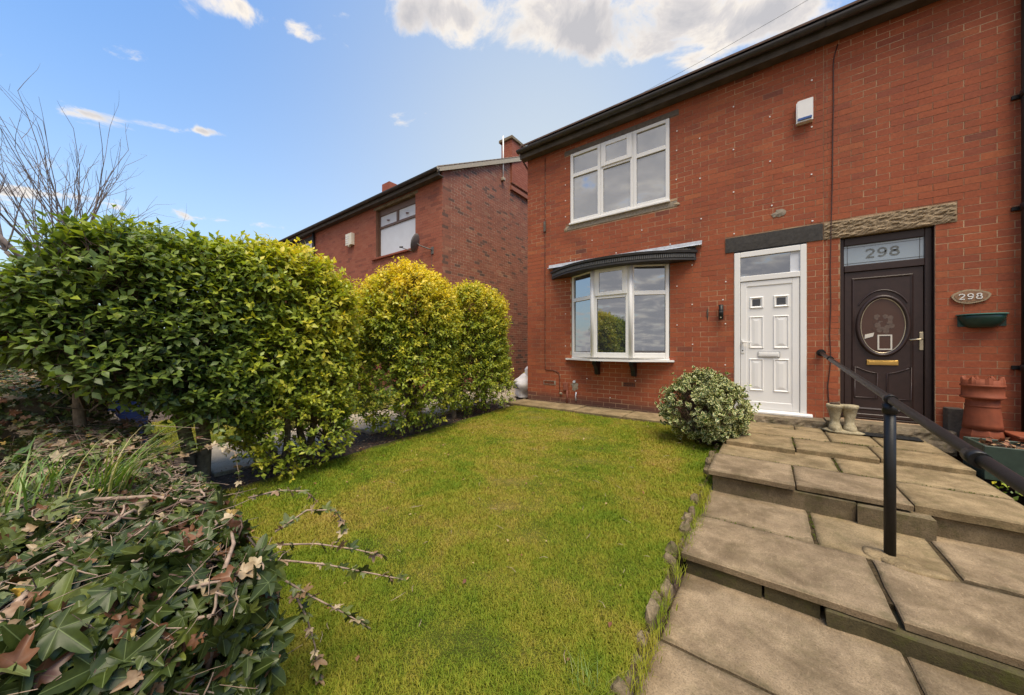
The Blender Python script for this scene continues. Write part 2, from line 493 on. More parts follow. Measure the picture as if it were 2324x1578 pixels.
def glass_mat(name, base, fac, rough=0.02, tint=(0.9, 0.93, 0.97)):
    m, nt, b = new_mat(name)
    p = wpos(nt)
    b.inputs['Base Color'].default_value = (*base, 1)
    b.inputs['Roughness'].default_value = 0.6
    b.inputs['Specular IOR Level'].default_value = 0.0
    g = nt.nodes.new('ShaderNodeBsdfGlossy')
    g.inputs[0].default_value = (*tint, 1)
    g.inputs['Roughness'].default_value = rough
    fr = nt.nodes.new('ShaderNodeFresnel')
    fr.inputs[0].default_value = 1.5
    f = math_n(nt, 'ADD', math_n(nt, 'MULTIPLY', fr.outputs[0], 0.9), fac, clamp=True)
    n = nt.nodes.new('ShaderNodeBump')
    n.inputs['Strength'].default_value = 0.02
    n.inputs['Distance'].default_value = 0.01
    nt.links.new(noise(nt, p, 2.5, 2, 0.5), n.inputs['Height'])
    nt.links.new(n.outputs[0], g.inputs['Normal'])
    ms = nt.nodes.new('ShaderNodeMixShader')
    nt.links.new(f, ms.inputs[0])
    nt.links.new(b.outputs[0], ms.inputs[1])
    nt.links.new(g.outputs[0], ms.inputs[2])
    nt.links.new(ms.outputs[0], nt.nodes['Material Output'].inputs[0])
    return m


M['glass'] = glass_mat('window_glass', (0.030, 0.032, 0.035), 0.34)
M['glass_up'] = glass_mat('curtained_glass', (0.24, 0.235, 0.225), 0.30)
M['glass_door'] = glass_mat('door_glass', (0.02, 0.02, 0.025), 0.30)
M['glass_small'] = glass_mat('small_door_glass', (0.02, 0.018, 0.018), 0.06)
M['glass_frost'] = glass_mat('frosted_glass', (0.28, 0.34, 0.38), 0.12, 0.25)
M['glass_leaded'] = glass_mat('leaded_glass', (0.075, 0.034, 0.020), 0.0, 0.06)

# ------------------------------------------------------------------ object helpers
WL = {}          # world location of every object


def link(o, parent=None, loc=(0, 0, 0), label=None, cat=None, kind=None, group=None):
    COL.objects.link(o)
    loc = Vector(loc)
    WL[o.name] = loc
    if parent is not None:
        o.parent = parent
        o.location = loc - WL[parent.name]
    else:
        o.location = loc
    if label:
        o['label'] = label
    if cat:
        o['category'] = cat
    if kind:
        o['kind'] = kind
    if group:
        o['group'] = group
    return o


def thing(name, loc, label, cat, group=None, kind=None):
    o = bpy.data.objects.new(name, None)
    o.empty_display_size = 0.1
    return link(o, None, loc, label, cat, kind, group)


class MB:
    """collects solids and links them as one mesh object"""
    def __init__(s):
        s.v = []
        s.f = []
        s.sm = []

    def add(s, verts, faces, smooth=False):
        n = len(s.v)
        s.v.extend([tuple(map(float, p)) for p in verts])
        s.f.extend([tuple(n + i for i in f) for f in faces])
        s.sm.extend([smooth] * len(faces))
        return s

    def box(s, x0, x1, y0, y1, z0, z1):
        v = [(x, y, z) for z in (z0, z1) for y in (y0, y1) for x in (x0, x1)]
        return s.add(v, [(0, 2, 3, 1), (4, 5, 7, 6), (0, 1, 5, 4), (2, 6, 7, 3), (0, 4, 6, 2), (1, 3, 7, 5)])

    def cbox(s, x0, x1, y0, y1, z0, z1, c=0.004):
        """box with chamfered edges"""
        xs, ys, zs = (x0, x1), (y0, y1), (z0, z1)
        sg = (1, -1)
        idx = {}
        v = []
        for i in (0, 1):
            for j in (0, 1):
                for k in (0, 1):
                    for ax in range(3):
                        p = [xs[i] + sg[i] * c, ys[j] + sg[j] * c, zs[k] + sg[k] * c]
                        p[ax] = (xs[i], ys[j], zs[k])[ax]
                        idx[i, j, k, ax] = len(v)
                        v.append(p)
        f = []
        def A(*q):
            f.append([idx[t] for t in q])
        for i in (0, 1):
            q = [(i, 0, 0, 0), (i, 1, 0, 0), (i, 1, 1, 0), (i, 0, 1, 0)]
            A(*(q if i else q[::-1]))
            q = [(0, i, 0, 1), (0, i, 1, 1), (1, i, 1, 1), (1, i, 0, 1)]
            A(*(q if i else q[::-1]))
            q = [(0, 0, i, 2), (1, 0, i, 2), (1, 1, i, 2), (0, 1, i, 2)]
            A(*(q if i else q[::-1]))
        cen = np.array([(x0 + x1) / 2, (y0 + y1) / 2, (z0 + z1) / 2])
        for a in (0, 1):
            for b in (0, 1):
                A((a, b, 0, 0), (a, b, 0, 1), (a, b, 1, 1), (a, b, 1, 0))
                A((a, 0, b, 0), (a, 0, b, 2), (a, 1, b, 2), (a, 1, b, 0))
                A((0, a, b, 1), (0, a, b, 2), (1, a, b, 2), (1, a, b, 1))
        for i in (0, 1):
            for j in (0, 1):
                for k in (0, 1):
                    A((i, j, k, 0), (i, j, k, 1), (i, j, k, 2))
        va = np.array(v)
        out = []
        for q in f:                       # face outwards
            pts = va[q]
            nrm = np.cross(pts[1] - pts[0], pts[2] - pts[0])
            out.append(q if nrm @ (pts.mean(0) - cen) > 0 else q[::-1])
        return s.add(v, out)

    def prism(s, poly, axis, a, b):
        """polygon of 2D points extruded along an axis ('x','y','z') from a to b"""
        def P(p, t):
            return {'x': (t, p[0], p[1]), 'y': (p[0], t, p[1]), 'z': (p[0], p[1], t)}[axis]
        n = len(poly)
        v = [P(p, a) for p in poly] + [P(p, b) for p in poly]
        ar = sum(poly[i][0] * poly[(i + 1) % n][1] - poly[(i + 1) % n][0] * poly[i][1] for i in range(n))
        f = [tuple(range(n))[::-1], tuple(range(n, 2 * n))] + [(i, (i + 1) % n, n + (i + 1) % n, n + i) for i in range(n)]
        flip = (ar < 0) ^ (axis == 'y') ^ (b < a)
        if flip:
            f = [q[::-1] for q in f]
        return s.add(v, f)

    def tube(s, pts, r, n=8, caps=True, smooth=True):
        pts = [Vector(p) for p in pts]
        rr = r if hasattr(r, '__len__') else [r] * len(pts)
        v = []
        ref = None
        for i, p in enumerate(pts):
            d = (pts[min(i + 1, len(pts) - 1)] - pts[max(i - 1, 0)])
            d = d.normalized() if d.length > 1e-9 else Vector((0, 0, 1))
            if ref is None:
                ref = Vector((0, 0, 1)) if abs(d.z) < 0.9 else Vector((1, 0, 0))
            a = (ref - d * ref.dot(d))
            a = a.normalized() if a.length > 1e-6 else d.orthogonal().normalized()
            ref = a
            b = d.cross(a)
            for k in range(n):
                t = 2 * math.pi * k / n
                v.append(p + (a * math.cos(t) + b * math.sin(t)) * rr[i])
        f = []
        for i in range(len(pts) - 1):
            for k in range(n):
                k2 = (k + 1) % n
                f.append((i * n + k, i * n + k2, (i + 1) * n + k2, (i + 1) * n + k))
        s.add(v, f, smooth)
        if caps:
            m = len(s.v) - len(v)
            s.f.append(tuple(m + k for k in range(n))[::-1])
            s.f.append(tuple(m + (len(pts) - 1) * n + k for k in range(n)))
            s.sm += [False, False]
        return s

    def lathe(s, prof, c, n=24, smooth=True, half=False, sx=1.0, sy=1.0, cap=True):
        """profile of (radius, z) turned about the vertical through c; half: only the side towards -y"""
        v = []
        span = math.pi if half else 2 * math.pi
        cnt = n + 1 if half else n
        for r_, z in prof:
            for k in range(cnt):
                t = (math.pi if half else 0) + span * k / n
                v.append((c[0] + r_ * sx * math.cos(t), c[1] + r_ * sy * math.sin(t), c[2] + z))
        f = []
        for i in range(len(prof) - 1):
            for k in range(n):
                k2 = k + 1 if half else (k + 1) % n
                f.append((i * cnt + k, i * cnt + k2, (i + 1) * cnt + k2, (i + 1) * cnt + k))
        s.add(v, f, smooth)
        if cap:
            m = len(s.v) - len(v)
            if prof[0][0] > 1e-4:
                s.f.append(tuple(m + k for k in range(cnt))[::-1])
                s.sm.append(False)
            if prof[-1][0] > 1e-4:
                s.f.append(tuple(m + (len(prof) - 1) * cnt + k for k in range(cnt)))
                s.sm.append(False)
        return s

    def sheet(s, poly):
        return s.add(poly, [tuple(range(len(poly)))])

    def build(s, name, mat, parent=None, label=None, cat=None, kind=None, group=None):
        va = np.array(s.v)
        c = (va.min(0) + va.max(0)) / 2
        c[2] = va[:, 2].min()
        me = bpy.data.meshes.new(name)
        me.from_pydata((va - c).tolist(), [], s.f)
        me.polygons.foreach_set('use_smooth', s.sm)
        if mat in ('brick', 'brick_n', 'brick_s'):
            a_ = me.attributes.new('tint', 'FLOAT', 'POINT')
            a_.data.foreach_set('value', [0.25 + 0.6 * ((k // 8 * 0.618) % 1) for k in range(len(s.v))])
        me.materials.append(M[mat] if isinstance(mat, str) else mat)
        me.update()
        o = bpy.data.objects.new(name, me)
        return link(o, parent, c, label, cat, kind, group)


def np_mesh(name, verts, faces, mat, attrs=None, smooth=True):
    """fast mesh from arrays; faces is (n,k)"""
    me = bpy.data.meshes.new(name)
    n, k = faces.shape
    me.vertices.add(len(verts))
    me.vertices.foreach_set('co', np.ascontiguousarray(verts, dtype=np.float32).ravel())
    me.loops.add(n * k)
    me.loops.foreach_set('vertex_index', np.ascontiguousarray(faces, dtype=np.int32).ravel())
    me.polygons.add(n)
    me.polygons.foreach_set('loop_start', np.arange(0, n * k, k, dtype=np.int32))
    me.polygons.foreach_set('use_smooth', np.full(n, smooth, dtype=bool))
    for an, av in (attrs or {}).items():
        a = me.attributes.new(an, 'FLOAT', 'POINT')
        a.data.foreach_set('value', np.ascontiguousarray(av, dtype=np.float32))
    me.materials.append(M[mat])
    me.update(calc_edges=True)
    return me


def norm(a):
    return a / np.maximum(np.linalg.norm(a, axis=-1, keepdims=True), 1e-9)


def fbm(p, f=1.0, seed=0, octv=3):
    """cheap smooth pseudo-noise in -1..1 for arrays of points"""
    r = np.random.default_rng(seed)
    out = np.zeros(len(p))
    amp, tot = 1.0, 0.0
    for _ in range(octv):
        for _ in range(3):
            k = r.normal(size=3) * f * 2.2
            out += amp * np.sin(p @ k + r.uniform(0, 6.28)) / 3
        tot += amp
        amp *= 0.55
        f *= 2.0
    return out / tot * 1.6


# ------------------------------------------------------------------ leaves
LT_PRIVET = (np.array([(0, 0, 0), (0, .5, .03), (0, 1, -.06), (.27, .46, .10), (-.27, .46, .10)]),
             np.array([(0, 3, 1), (1, 3, 2), (0, 1, 4), (1, 2, 4)]), np.array([0, 0, .4, 1, 1]))


def ivy_template():
    tips = [(-112, .52), (-58, .74), (0, 1.0), (58, .74), (112, .52)]
    v = [(0, 0, 0)]
    at = [0.0]
    f = []
    def P(a, r_, z):
        a = R(a)
        v.append((math.sin(a) * r_, math.cos(a) * r_, z))
        return len(v) - 1
    ring = []
    for i, (a, r_) in enumerate(tips):
        if i > 0:
            am = (tips[i - 1][0] + a) / 2
            ring.append((P(am, .47, .04), 1.0))
        ring.append((P(a - 17, r_ * .70, .045), .85))
        ring.append((P(a - 7, r_ * .90, .0), .45))
        ring.append((P(a, r_, -.05), 0.0))
        ring.append((P(a + 7, r_ * .90, .0), .45))
        ring.append((P(a + 17, r_ * .70, .045), .85))
    ring.insert(0, (P(-165, .22, .03), 1.0))
    ring.append((P(165, .22, .03), 1.0))
    at += [q[1] for q in sorted(ring)]
    for i in range(len(ring) - 1):
        f.append((0, ring[i + 1][0], ring[i][0]))
    return np.array(v), np.array(f), np.array(at)


LT_IVY = ivy_template()
# a curled, dry ivy leaf
_c = LT_IVY[0].copy()
_c[:, 2] += 0.9 * _c[:, 0] ** 2 - 0.35 * _c[:, 1] ** 2
LT_DRY = (_c * np.array([0.75, 1, 1]), LT_IVY[1], LT_IVY[2])


def scatter(parent, name, pos, axis, nrm, size, tint, tmpl, mat, n_parts=300, part='leaf', variants=10):
    """every leaf as geometry: the n_parts that show largest are objects, the rest one joined part"""
    tv, tf, ta = tmpl
    axis = norm(axis)
    side = norm(np.cross(axis, nrm))
    up = np.cross(side, axis)
    px, py, z = project(pos)
    vis = (px > 5) & (px < 2319) & (py > 5) & (py < 1573) & (z > 0.2)
    facing = np.abs(np.sum(up * norm(CAM - pos), axis=1))
    score = np.where(vis, size ** 2 * (0.3 + facing) / np.maximum(z, .2) ** 2, 0)
    n_parts = min(n_parts, int(vis.sum()))
    order = np.argsort(-score)
    single, rest = order[:n_parts], order[n_parts:]
    base = Vector(WL[parent.name])
    if len(single):
        qs = np.quantile(tint[single], np.linspace(0, 1, variants + 1))
        meshes = []
        for k in range(variants):
            t = (qs[k] + qs[k + 1]) / 2
            meshes.append(np_mesh(part, tv, tf, mat, {'tint': np.full(len(tv), t), 'vein': ta}))
        for i in single:
            k = min(variants - 1, max(0, int(np.searchsorted(qs, tint[i])) - 1))
            o = bpy.data.objects.new(part, meshes[k])
            COL.objects.link(o)
            o.parent = parent
            m = Matrix.Identity(4)
            for r_ in range(3):
                m[r_][0], m[r_][1], m[r_][2] = side[i][r_] * size[i], axis[i][r_] * size[i], up[i][r_] * size[i]
                m[r_][3] = pos[i][r_] - base[r_]
            o.matrix_basis = m
    if len(rest):
        q = rest
        V = pos[q][:, None] + size[q][:, None, None] * (tv[None, :, 0:1] * side[q][:, None] + tv[None, :, 1:2] * axis[q][:, None] + tv[None, :, 2:3] * up[q][:, None])
        n, k = len(q), len(tv)
        F = (tf[None] + (np.arange(n) * k)[:, None, None]).reshape(-1, tf.shape[1])
        me = np_mesh(name, V.reshape(-1, 3) - np.array(base), F, mat,
                     {'tint': np.repeat(tint[q], k), 'vein': np.tile(ta, n)})
        link(bpy.data.objects.new(name, me), parent, base, kind='stuff')


def twigs_mesh(parent, name, P0, P1, rad, mat, P2=None):
    """many thin three-sided twigs as one joined part (P0 -> P1 [-> P2])"""
    n = len(P0)
    pts = [P0, P1] + ([P2] if P2 is not None else [])
    d = norm(P1 - P0)
    a = norm(np.cross(d, rng.normal(size=(n, 3))))
    b = np.cross(d, a)
    ang = np.array([0, 2.094, 4.189])
    rings = []
    for j, P in enumerate(pts):
        rr = rad * (1 - 0.4 * j / (len(pts) - 1))
        rings.append(P[:, None] + rr[:, None, None] * (np.cos(ang)[None, :, None] * a[:, None] + np.sin(ang)[None, :, None] * b[:, None]))
    m = len(pts)
    V = np.concatenate(rings, axis=1).reshape(-1, 3)
    F = []
    for j in range(m - 1):
        for k in range(3):
            F.append((j * 3 + k, j * 3 + (k + 1) % 3, (j + 1) * 3 + (k + 1) % 3, (j + 1) * 3 + k))
    F = (np.array(F)[None] + (np.arange(n) * 3 * m)[:, None, None]).reshape(-1, 4)
    base = np.array(WL[parent.name])
    me = np_mesh(name, V - base, F, mat, smooth=True)
    return link(bpy.data.objects.new(name, me), parent, base, kind='stuff')


# ------------------------------------------------------------------ ground
def gz(x, y):
    """height of the garden ground: level with the house, falling towards the gate"""
    t = np.clip((-0.6 - np.asarray(y, float)) / 5.1, 0, 1)
    return -0.055 - 0.235 * t


def grid_mesh(name, x0, x1, y0, y1, nx, ny, zf, mat, kind, label=None):
    X, Y = np.meshgrid(np.linspace(x0, x1, nx), np.linspace(y0, y1, ny))
    V = np.stack([X.ravel(), Y.ravel(), zf(X.ravel(), Y.ravel())], 1)
    i = np.arange(nx * ny).reshape(ny, nx)
    F = np.stack([i[:-1, :-1].ravel(), i[:-1, 1:].ravel(), i[1:, 1:].ravel(), i[1:, :-1].ravel()], 1)
    me = np_mesh(name, V, F, mat, smooth=True)
    return link(bpy.data.objects.new(name, me), None, (0, 0, 0), kind=kind)


def bumpy(x, y):
    p = np.stack([x, y, 0 * x], 1)
    return 0.012 * fbm(p, 2.0, 3)


MB().sheet([(-150, -150, -0.62), (150, -150, -0.62), (150, 150, -0.62), (-150, 150, -0.62)]).build('ground', 'soil', kind='structure')
grid_mesh('garden_soil', -9.5, 6.0, -9.0, 5.5, 70, 70, lambda x, y: gz(x, y) - 0.045 + bumpy(x, y) - np.where((x > -0.45) & (x < 1.9), 0.30, 0), 'soil', 'structure')
LAWN_X0, LAWN_X1, LAWN_Y0, LAWN_Y1 = -4.22, -0.50, -6.2, -0.68
grid_mesh('lawn', LAWN_X0, LAWN_X1, LAWN_Y0, LAWN_Y1, 70, 90, lambda x, y: gz(x, y) - 0.012 + 0.8 * bumpy(x, y), 'lawn', 'structure')
grid_mesh('neighbour_lawn', -9.2, -6.35, -5.6, -0.9, 20, 30, lambda x, y: gz(x, y) - 0.01 + bumpy(x, y), 'lawn', 'structure')


def make_grass(name, n, x0, x1, y0, y1, near, hmin, hmax, edge=True):
    """blades of grass: thicker sown where the camera is close"""
    c = n * 6
    x = rng.uniform(x0, x1, c)
    y = rng.uniform(y0, y1, c)
    dist = np.hypot(x - CAM[0], y - CAM[1])
    keep = rng.random(c) < np.clip((near / dist) ** 1.5, 0.0, 1)
    if edge:
        p = np.stack([x, y, 0 * x], 1)
        lim = x0 + 0.10 + 0.10 * fbm(p, 1.5, 9)
        keep &= x > lim
    x, y = x[keep][:n], y[keep][:n]
    m = len(x)
    dist = np.hypot(x - CAM[0], y - CAM[1])
    p = np.stack([x, y, 0 * x], 1)
    tall = np.clip(0.5 + 0.5 * fbm(p, 1.6, 5), 0, 1)
    if edge:                                    # unmown fringe against the stones and the ivy
        tall = tall + 0.9 * np.exp(-np.abs(x1 - x) / 0.10) + 0.5 * np.exp(-np.abs(x - x0) / 0.12) + 0.5 * np.clip((-5.0 - y) / 0.7, 0, 1)
    h = (hmin + (hmax - hmin) * tall) * rng.uniform(0.6, 1.3, m)
    w = rng.uniform(0.0012, 0.0024, m) * np.clip(dist / 2.2, 1, 2.2)
    az = rng.uniform(0, 6.283, m) + 0.0
    lean = rng.uniform(0.25, 1.15, m)
    lx, ly = np.cos(az) * lean * h, np.sin(az) * lean * h
    sx, sy = -np.sin(az) * w, np.cos(az) * w
    z = gz(x, y) - 0.014
    B = np.stack([x, y, z], 1)
    S = np.stack([sx, sy, 0 * sx], 1)
    Mi = B + np.stack([lx * 0.35, ly * 0.35, h * 0.62], 1)
    T = B + np.stack([lx, ly, h * rng.uniform(0.62, 0.98, m)], 1)
    V = np.stack([B - S, B + S, Mi + S * 0.8, Mi - S * 0.8, T], 1).reshape(-1, 3)
    o = (np.arange(m) * 5)[:, None]
    F = np.concatenate([o + np.array([0, 1, 2]), o + np.array([0, 2, 3]), o + np.array([3, 2, 4])], 0)
    tint = np.clip(rng.normal(0.5, 0.22, m) + 0.08 - 0.30 * (tall - 0.5), 0, 1)
    me = np_mesh(name, V, F, 'blade', {'tint': np.repeat(tint, 5)})
    return link(bpy.data.objects.new(name, me), None, (0, 0, 0), kind='stuff')


g = make_grass('grass', 340000, LAWN_X0, LAWN_X1 + 0.03, LAWN_Y0, LAWN_Y1 + 0.03, 2.0, 0.013, 0.032)
g['label'] = 'short yellowing lawn grass between hedge and stepped path'
g = make_grass('grass', 14000, -9.1, -6.5, -5.5, -1.0, 8.0, 0.03, 0.07, edge=False)
g['label'] = 'grass of the neighbouring garden glimpsed under the hedge'

# ------------------------------------------------------------------ paving
def slab(parent, x0, x1, y0, y1, zt, th, mat='flag', name='flagstone', tilt=0.003, jag=0.005):
    """a worn slab: gridded top with uneven edges, chipped corners and a real underside"""
    nx = max(3, int((x1 - x0) / 0.07))
    ny = max(3, int((y1 - y0) / 0.07))
    X, Y = np.meshgrid(np.linspace(x0, x1, nx + 1), np.linspace(y0, y1, ny + 1))
    X, Y = X.copy(), Y.copy()
    p = np.stack([X.ravel(), Y.ravel(), 0 * X.ravel()], 1)
    sd_ = rnd.randrange(9999)
    jx = (fbm(p, 5, sd_) * jag).reshape(X.shape)
    jy = (fbm(p, 5, sd_ + 1) * jag).reshape(X.shape)
    X[:, 0] += jx[:, 0]
    X[:, -1] += jx[:, -1]
    Y[0, :] += jy[0, :]
    Y[-1, :] += jy[-1, :]
    a, b = rnd.uniform(-tilt, tilt), rnd.uniform(-tilt, tilt)
    Z = zt + 0.003 * fbm(p, 3, sd_ + 2).reshape(X.shape) + a * (X - (x0 + x1) / 2) + b * (Y - (y0 + y1) / 2)
    c = 0.007
    N = X.size
    Ne = (ny + 1, nx + 1)
    idx = np.arange(N).reshape(Ne)
    border = np.concatenate([idx[0, :-1], idx[:-1, -1], idx[-1, :0:-1], idx[:0:-1, 0]])
    Vt = np.stack([X.ravel(), Y.ravel(), Z.ravel()], 1)
    cen = np.array([(x0 + x1) / 2, (y0 + y1) / 2])
    ring1 = Vt[border].copy()
    # inner top pulled in a little for a rounded arris
    for q in border:
        d = np.sign(cen - Vt[q, :2]) * c
        onx = abs(Vt[q, 0] - x0) < 0.03 or abs(Vt[q, 0] - x1) < 0.03
        ony = abs(Vt[q, 1] - y0) < 0.03 or abs(Vt[q, 1] - y1) < 0.03
        Vt[q, 0] += d[0] * onx
        Vt[q, 1] += d[1] * ony
    ring1[:, 2] -= c
    ring2 = ring1.copy()
    ring2[:, 2] = Vt[border][:, 2] - th
    ring2[:, :2] += (cen - ring2[:, :2]) * 0.01
    L = len(border)
    V = np.concatenate([Vt, ring1, ring2])
    f = [(idx[j, i], idx[j, i + 1], idx[j + 1, i + 1], idx[j + 1, i]) for j in range(ny) for i in range(nx)]
    for k in range(L):
        k2 = (k + 1) % L
        f.append((border[k2], border[k], N + k, N + k2))
        f.append((N + k2, N + k, N + L + k, N + L + k2))
    b_ = MB()
    b_.add(V, f)
    b_.sm = [True] * (nx * ny) + [False] * (2 * L)
    o = b_.build(name, mat, parent)
    e_ = np.zeros(len(V))
    e_[border] = 1.0
    e_[N:] = 0.75
    o.data.attributes.new('edge', 'FLOAT', 'POINT').data.foreach_set('value', e_.astype(np.float32))
    return o


path = thing('paved_path', (0.5, -3.2, -0.3), 'stepped path of worn sandstone flags up to the two doors', 'path', kind='structure')
XR = 1.46
SL = [  # x0,x1,y0,y1,z,thick,mat
    (-0.40, 0.30, -0.585, -0.315, .062, .06, 'flag_old'), (0.315, 0.585, -0.585, -0.315, .06, .06, 'flag_old'),
    (-0.42, 0.585, -1.095, -0.60, .060, .06, 'flag_old'), (0.605, 1.00, -1.03, -0.315, .058, .06, 'flag_old'), (1.015, XR, -1.03, -0.315, .06, .06, 'flag_old'),
    (-0.36, 0.245, -1.72, -1.115, .062, .055, 'flag_old'), (0.262, 0.875, -1.63, -1.115, .06, .055, 'flag_old'), (0.892, XR, -1.56, -1.05, .058, .055, 'flag_old'),
    (-0.40, 0.53, -2.125, -1.60, .010, .06, 'flag_old'), (0.555, XR, -2.105, -1.55, .012, .06, 'flag_old'),
    (-0.42, 0.193, -2.745, -2.145, .012, .045, 'flag'), (0.206, 0.835, -2.70, -2.14, .010, .045, 'flag'), (0.85, XR, -2.66, -2.125, .008, .06, 'flag_old'),
    (-0.415, 0.262, -3.262, -2.55, -.190, .06, 'flag'), (0.288, 0.882, -3.262, -2.55, -.194, .06, 'flag_old'), (0.905, 1.85, -3.22, -2.50, -.192, .06, 'flag'),
    (-0.435, 0.505, -3.905, -3.278, -.190, .042, 'flag'), (0.533, 1.85, -3.88, -3.278, -.192, .042, 'flag'),
    (-0.42, 0.520, -4.50, -3.74, -.325, .06, 'flag'), (0.538, 1.70, -4.50, -3.74, -.327, .06, 'flag'),
    (-0.44, 0.62, -5.22, -4.515, -.326, .06, 'flag'), (0.64, 1.75, -5.21, -4.515, -.328, .06, 'flag'),
    (-0.44, 0.35, -5.95, -5.235, -.328, .06, 'flag'), (0.37, 1.75, -5.95, -5.235, -.327, .06, 'flag'),
    (-0.44, 0.75, -6.70, -5.97, -.329, .06, 'flag'), (0.77, 1.75, -6.70, -5.97, -.328, .06, 'flag'),
]
for a in SL:
    slab(path, *a)
slab(path, -0.395, 0.54, -2.70, -2.52, -.048, .16, 'riser', 'step_riser', 0.0, 0.008)
slab(path, 0.555, 0.93, -2.735, -2.52, -.050, .16, 'riser', 'step_riser', 0.0, 0.008)
slab(path, 0.945, 1.55, -2.63, -2.45, -.056, .16, 'riser', 'step_riser', 0.0, 0.008)
slab(path, -0.41, -0.02, -3.880, -3.60, -.236, .12, 'riser_mossy', 'step_riser', 0.0, 0.006)
slab(path, -0.008, 0.235, -3.876, -3.60, -.236, .12, 'riser_mossy', 'step_riser', 0.0, 0.006)
slab(path, 0.25, 1.65, -3.915, -3.60, -.240, .12, 'riser_mossy', 'step_riser', 0.0, 0.008)
M['joint'] = flat('joint_dirt', (0.085, 0.062, 0.034), 1.0, 0.1, 0.5, 40, 1.0, bdist=0.01)
for (a, b, c_, e, z_) in ((-0.34, 1.44, -1.55, -0.32, 0.044), (-0.37, 1.44, -2.55, -1.551, -0.006), (-0.39, 1.62, -3.72, -2.551, -0.208), (-0.41, 1.72, -6.7, -3.721, -0.342)):
    MB().box(a, b, c_, e, -0.5, z_).build('path_bed', 'joint', path)

fpath = thing('front_path', (-2.6, -0.3, -0.02), 'narrow strip of sandstone flags along the foot of the house wall', 'path', kind='structure')
xs = [-4.35, -3.47, -2.82, -1.9, -1.22, -0.45]
for i in range(len(xs) - 1):
    slab(fpath, xs[i] + 0.007, xs[i + 1] - 0.007, -0.66 - rnd.uniform(0, .02), -0.03, -0.024 + rnd.uniform(-.003, .003), 0.05, 'flag_old')
npath = thing('neighbour_path', (-5.8, -1.5, -0.1), 'pale concrete path of the neighbouring garden seen under the hedge', 'path', kind='structure')
ys = [-5.25, -4.7, -3.4, -2.1, -0.8, 0.5, 1.8, 3.1]
for i in range(len(ys) - 1):
    ym = (ys[i] + ys[i + 1]) / 2
    slab(npath, -6.45, -4.88, ys[i] + 0.008, ys[i + 1] - 0.008, float(gz(0, ym)) - 0.02, 0.05, 'concrete')

# irregular stones that hold the lawn's edge
edging = thing('stone_edging', (-0.46, -3.0, -0.2), 'ragged row of small mossy stones between lawn and stepped path', 'edging')


def rock(parent, c, s, mat, name='stone', seed=0, n=10):
    v, f = [], []
    for i in range(7):
        ph = math.pi * i / 6
        for k in range(n):
            th = 2 * math.pi * k / n
            u = np.array([math.cos(th) * math.sin(ph), math.sin(th) * math.sin(ph), math.cos(ph)])
            u = np.sign(u) * np.abs(u) ** 0.7
            v.append(u)
    v = np.array(v)
    v = v * (1 + 0.20 * fbm(v * 1.3, 1.0, seed) + 0.14 * fbm(v * 3.1, 1.0, seed + 1))[:, None] * np.array(s) / 2 + np.array(c)
    for i in range(6):
        for k in range(n):
            f.append((i * n + k, (i + 1) * n + k, (i + 1) * n + (k + 1) % n, i * n + (k + 1) % n))
    b = MB()
    b.add(v, f, name != 'stone')
    return b.build(name, mat, parent)


yy = -1.18
i = 0
while yy > -5.5:
    L = rnd.uniform(0.07, 0.19)
    top = float(gz(0, yy)) + rnd.uniform(-0.02, 0.055)
    if -2.35 < yy < -1.9:
        top += 0.07
    hgt = rnd.uniform(0.13, 0.19)
    rock(edging, (-0.475 + rnd.uniform(-.025, .015), yy - L / 2, top - hgt / 2), (rnd.uniform(.05, .085), L * rnd.uniform(.88, 1.04), hgt), 'edging', seed=i * 7 + 1)
    yy -= L
    i += 1

n = 5200
gx, gy = rng.normal(-0.425, 0.02, n), rng.uniform(-5.6, -1.1, n)
keep = np.clip(0.5 + fbm(np.stack([gx * 0, gy, 0 * gy], 1), 1.6, 12), 0, 1) > rng.random(n)
gx, gy = gx[keep], gy[keep]
n = len(gx)
B_ = np.stack([gx, gy, gz(gx, gy) - 0.03], 1)
az_, hh_ = rng.uniform(0, 6.283, n), rng.uniform(0.03, 0.085, n)
le_ = np.stack([np.cos(az_), np.sin(az_), 0 * az_], 1) * (hh_ * rng.uniform(.2, .9, n))[:, None]
S_ = np.stack([-np.sin(az_), np.cos(az_), 0 * az_], 1) * 0.002
up_ = np.array([0, 0, 1.0])
V_ = np.stack([B_ - S_, B_ + S_, B_ + le_ * .4 + up_ * (hh_ * .6)[:, None] + S_ * .8, B_ + le_ * .4 + up_ * (hh_ * .6)[:, None] - S_ * .8, B_ + le_ + up_ * hh_[:, None] * .9], 1).reshape(-1, 3)
o_i = (np.arange(n) * 5)[:, None]
F_ = np.concatenate([o_i + np.array([0, 1, 2]), o_i + np.array([0, 2, 3]), o_i + np.array([3, 2, 4])], 0)
g = link(bpy.data.objects.new('grass', np_mesh('grass', V_, F_, 'blade', {'tint': np.repeat(rng.uniform(0, .5, n), 5)})), None, (0, 0, 0), kind='stuff')
g['label'] = 'unmown grass growing between the edging stones and the steps'

# ------------------------------------------------------------------ brick walls
BR_L, BR_H, PIT_X, PIT_Z = 0.2275, 0.0748, 0.235, 0.0815


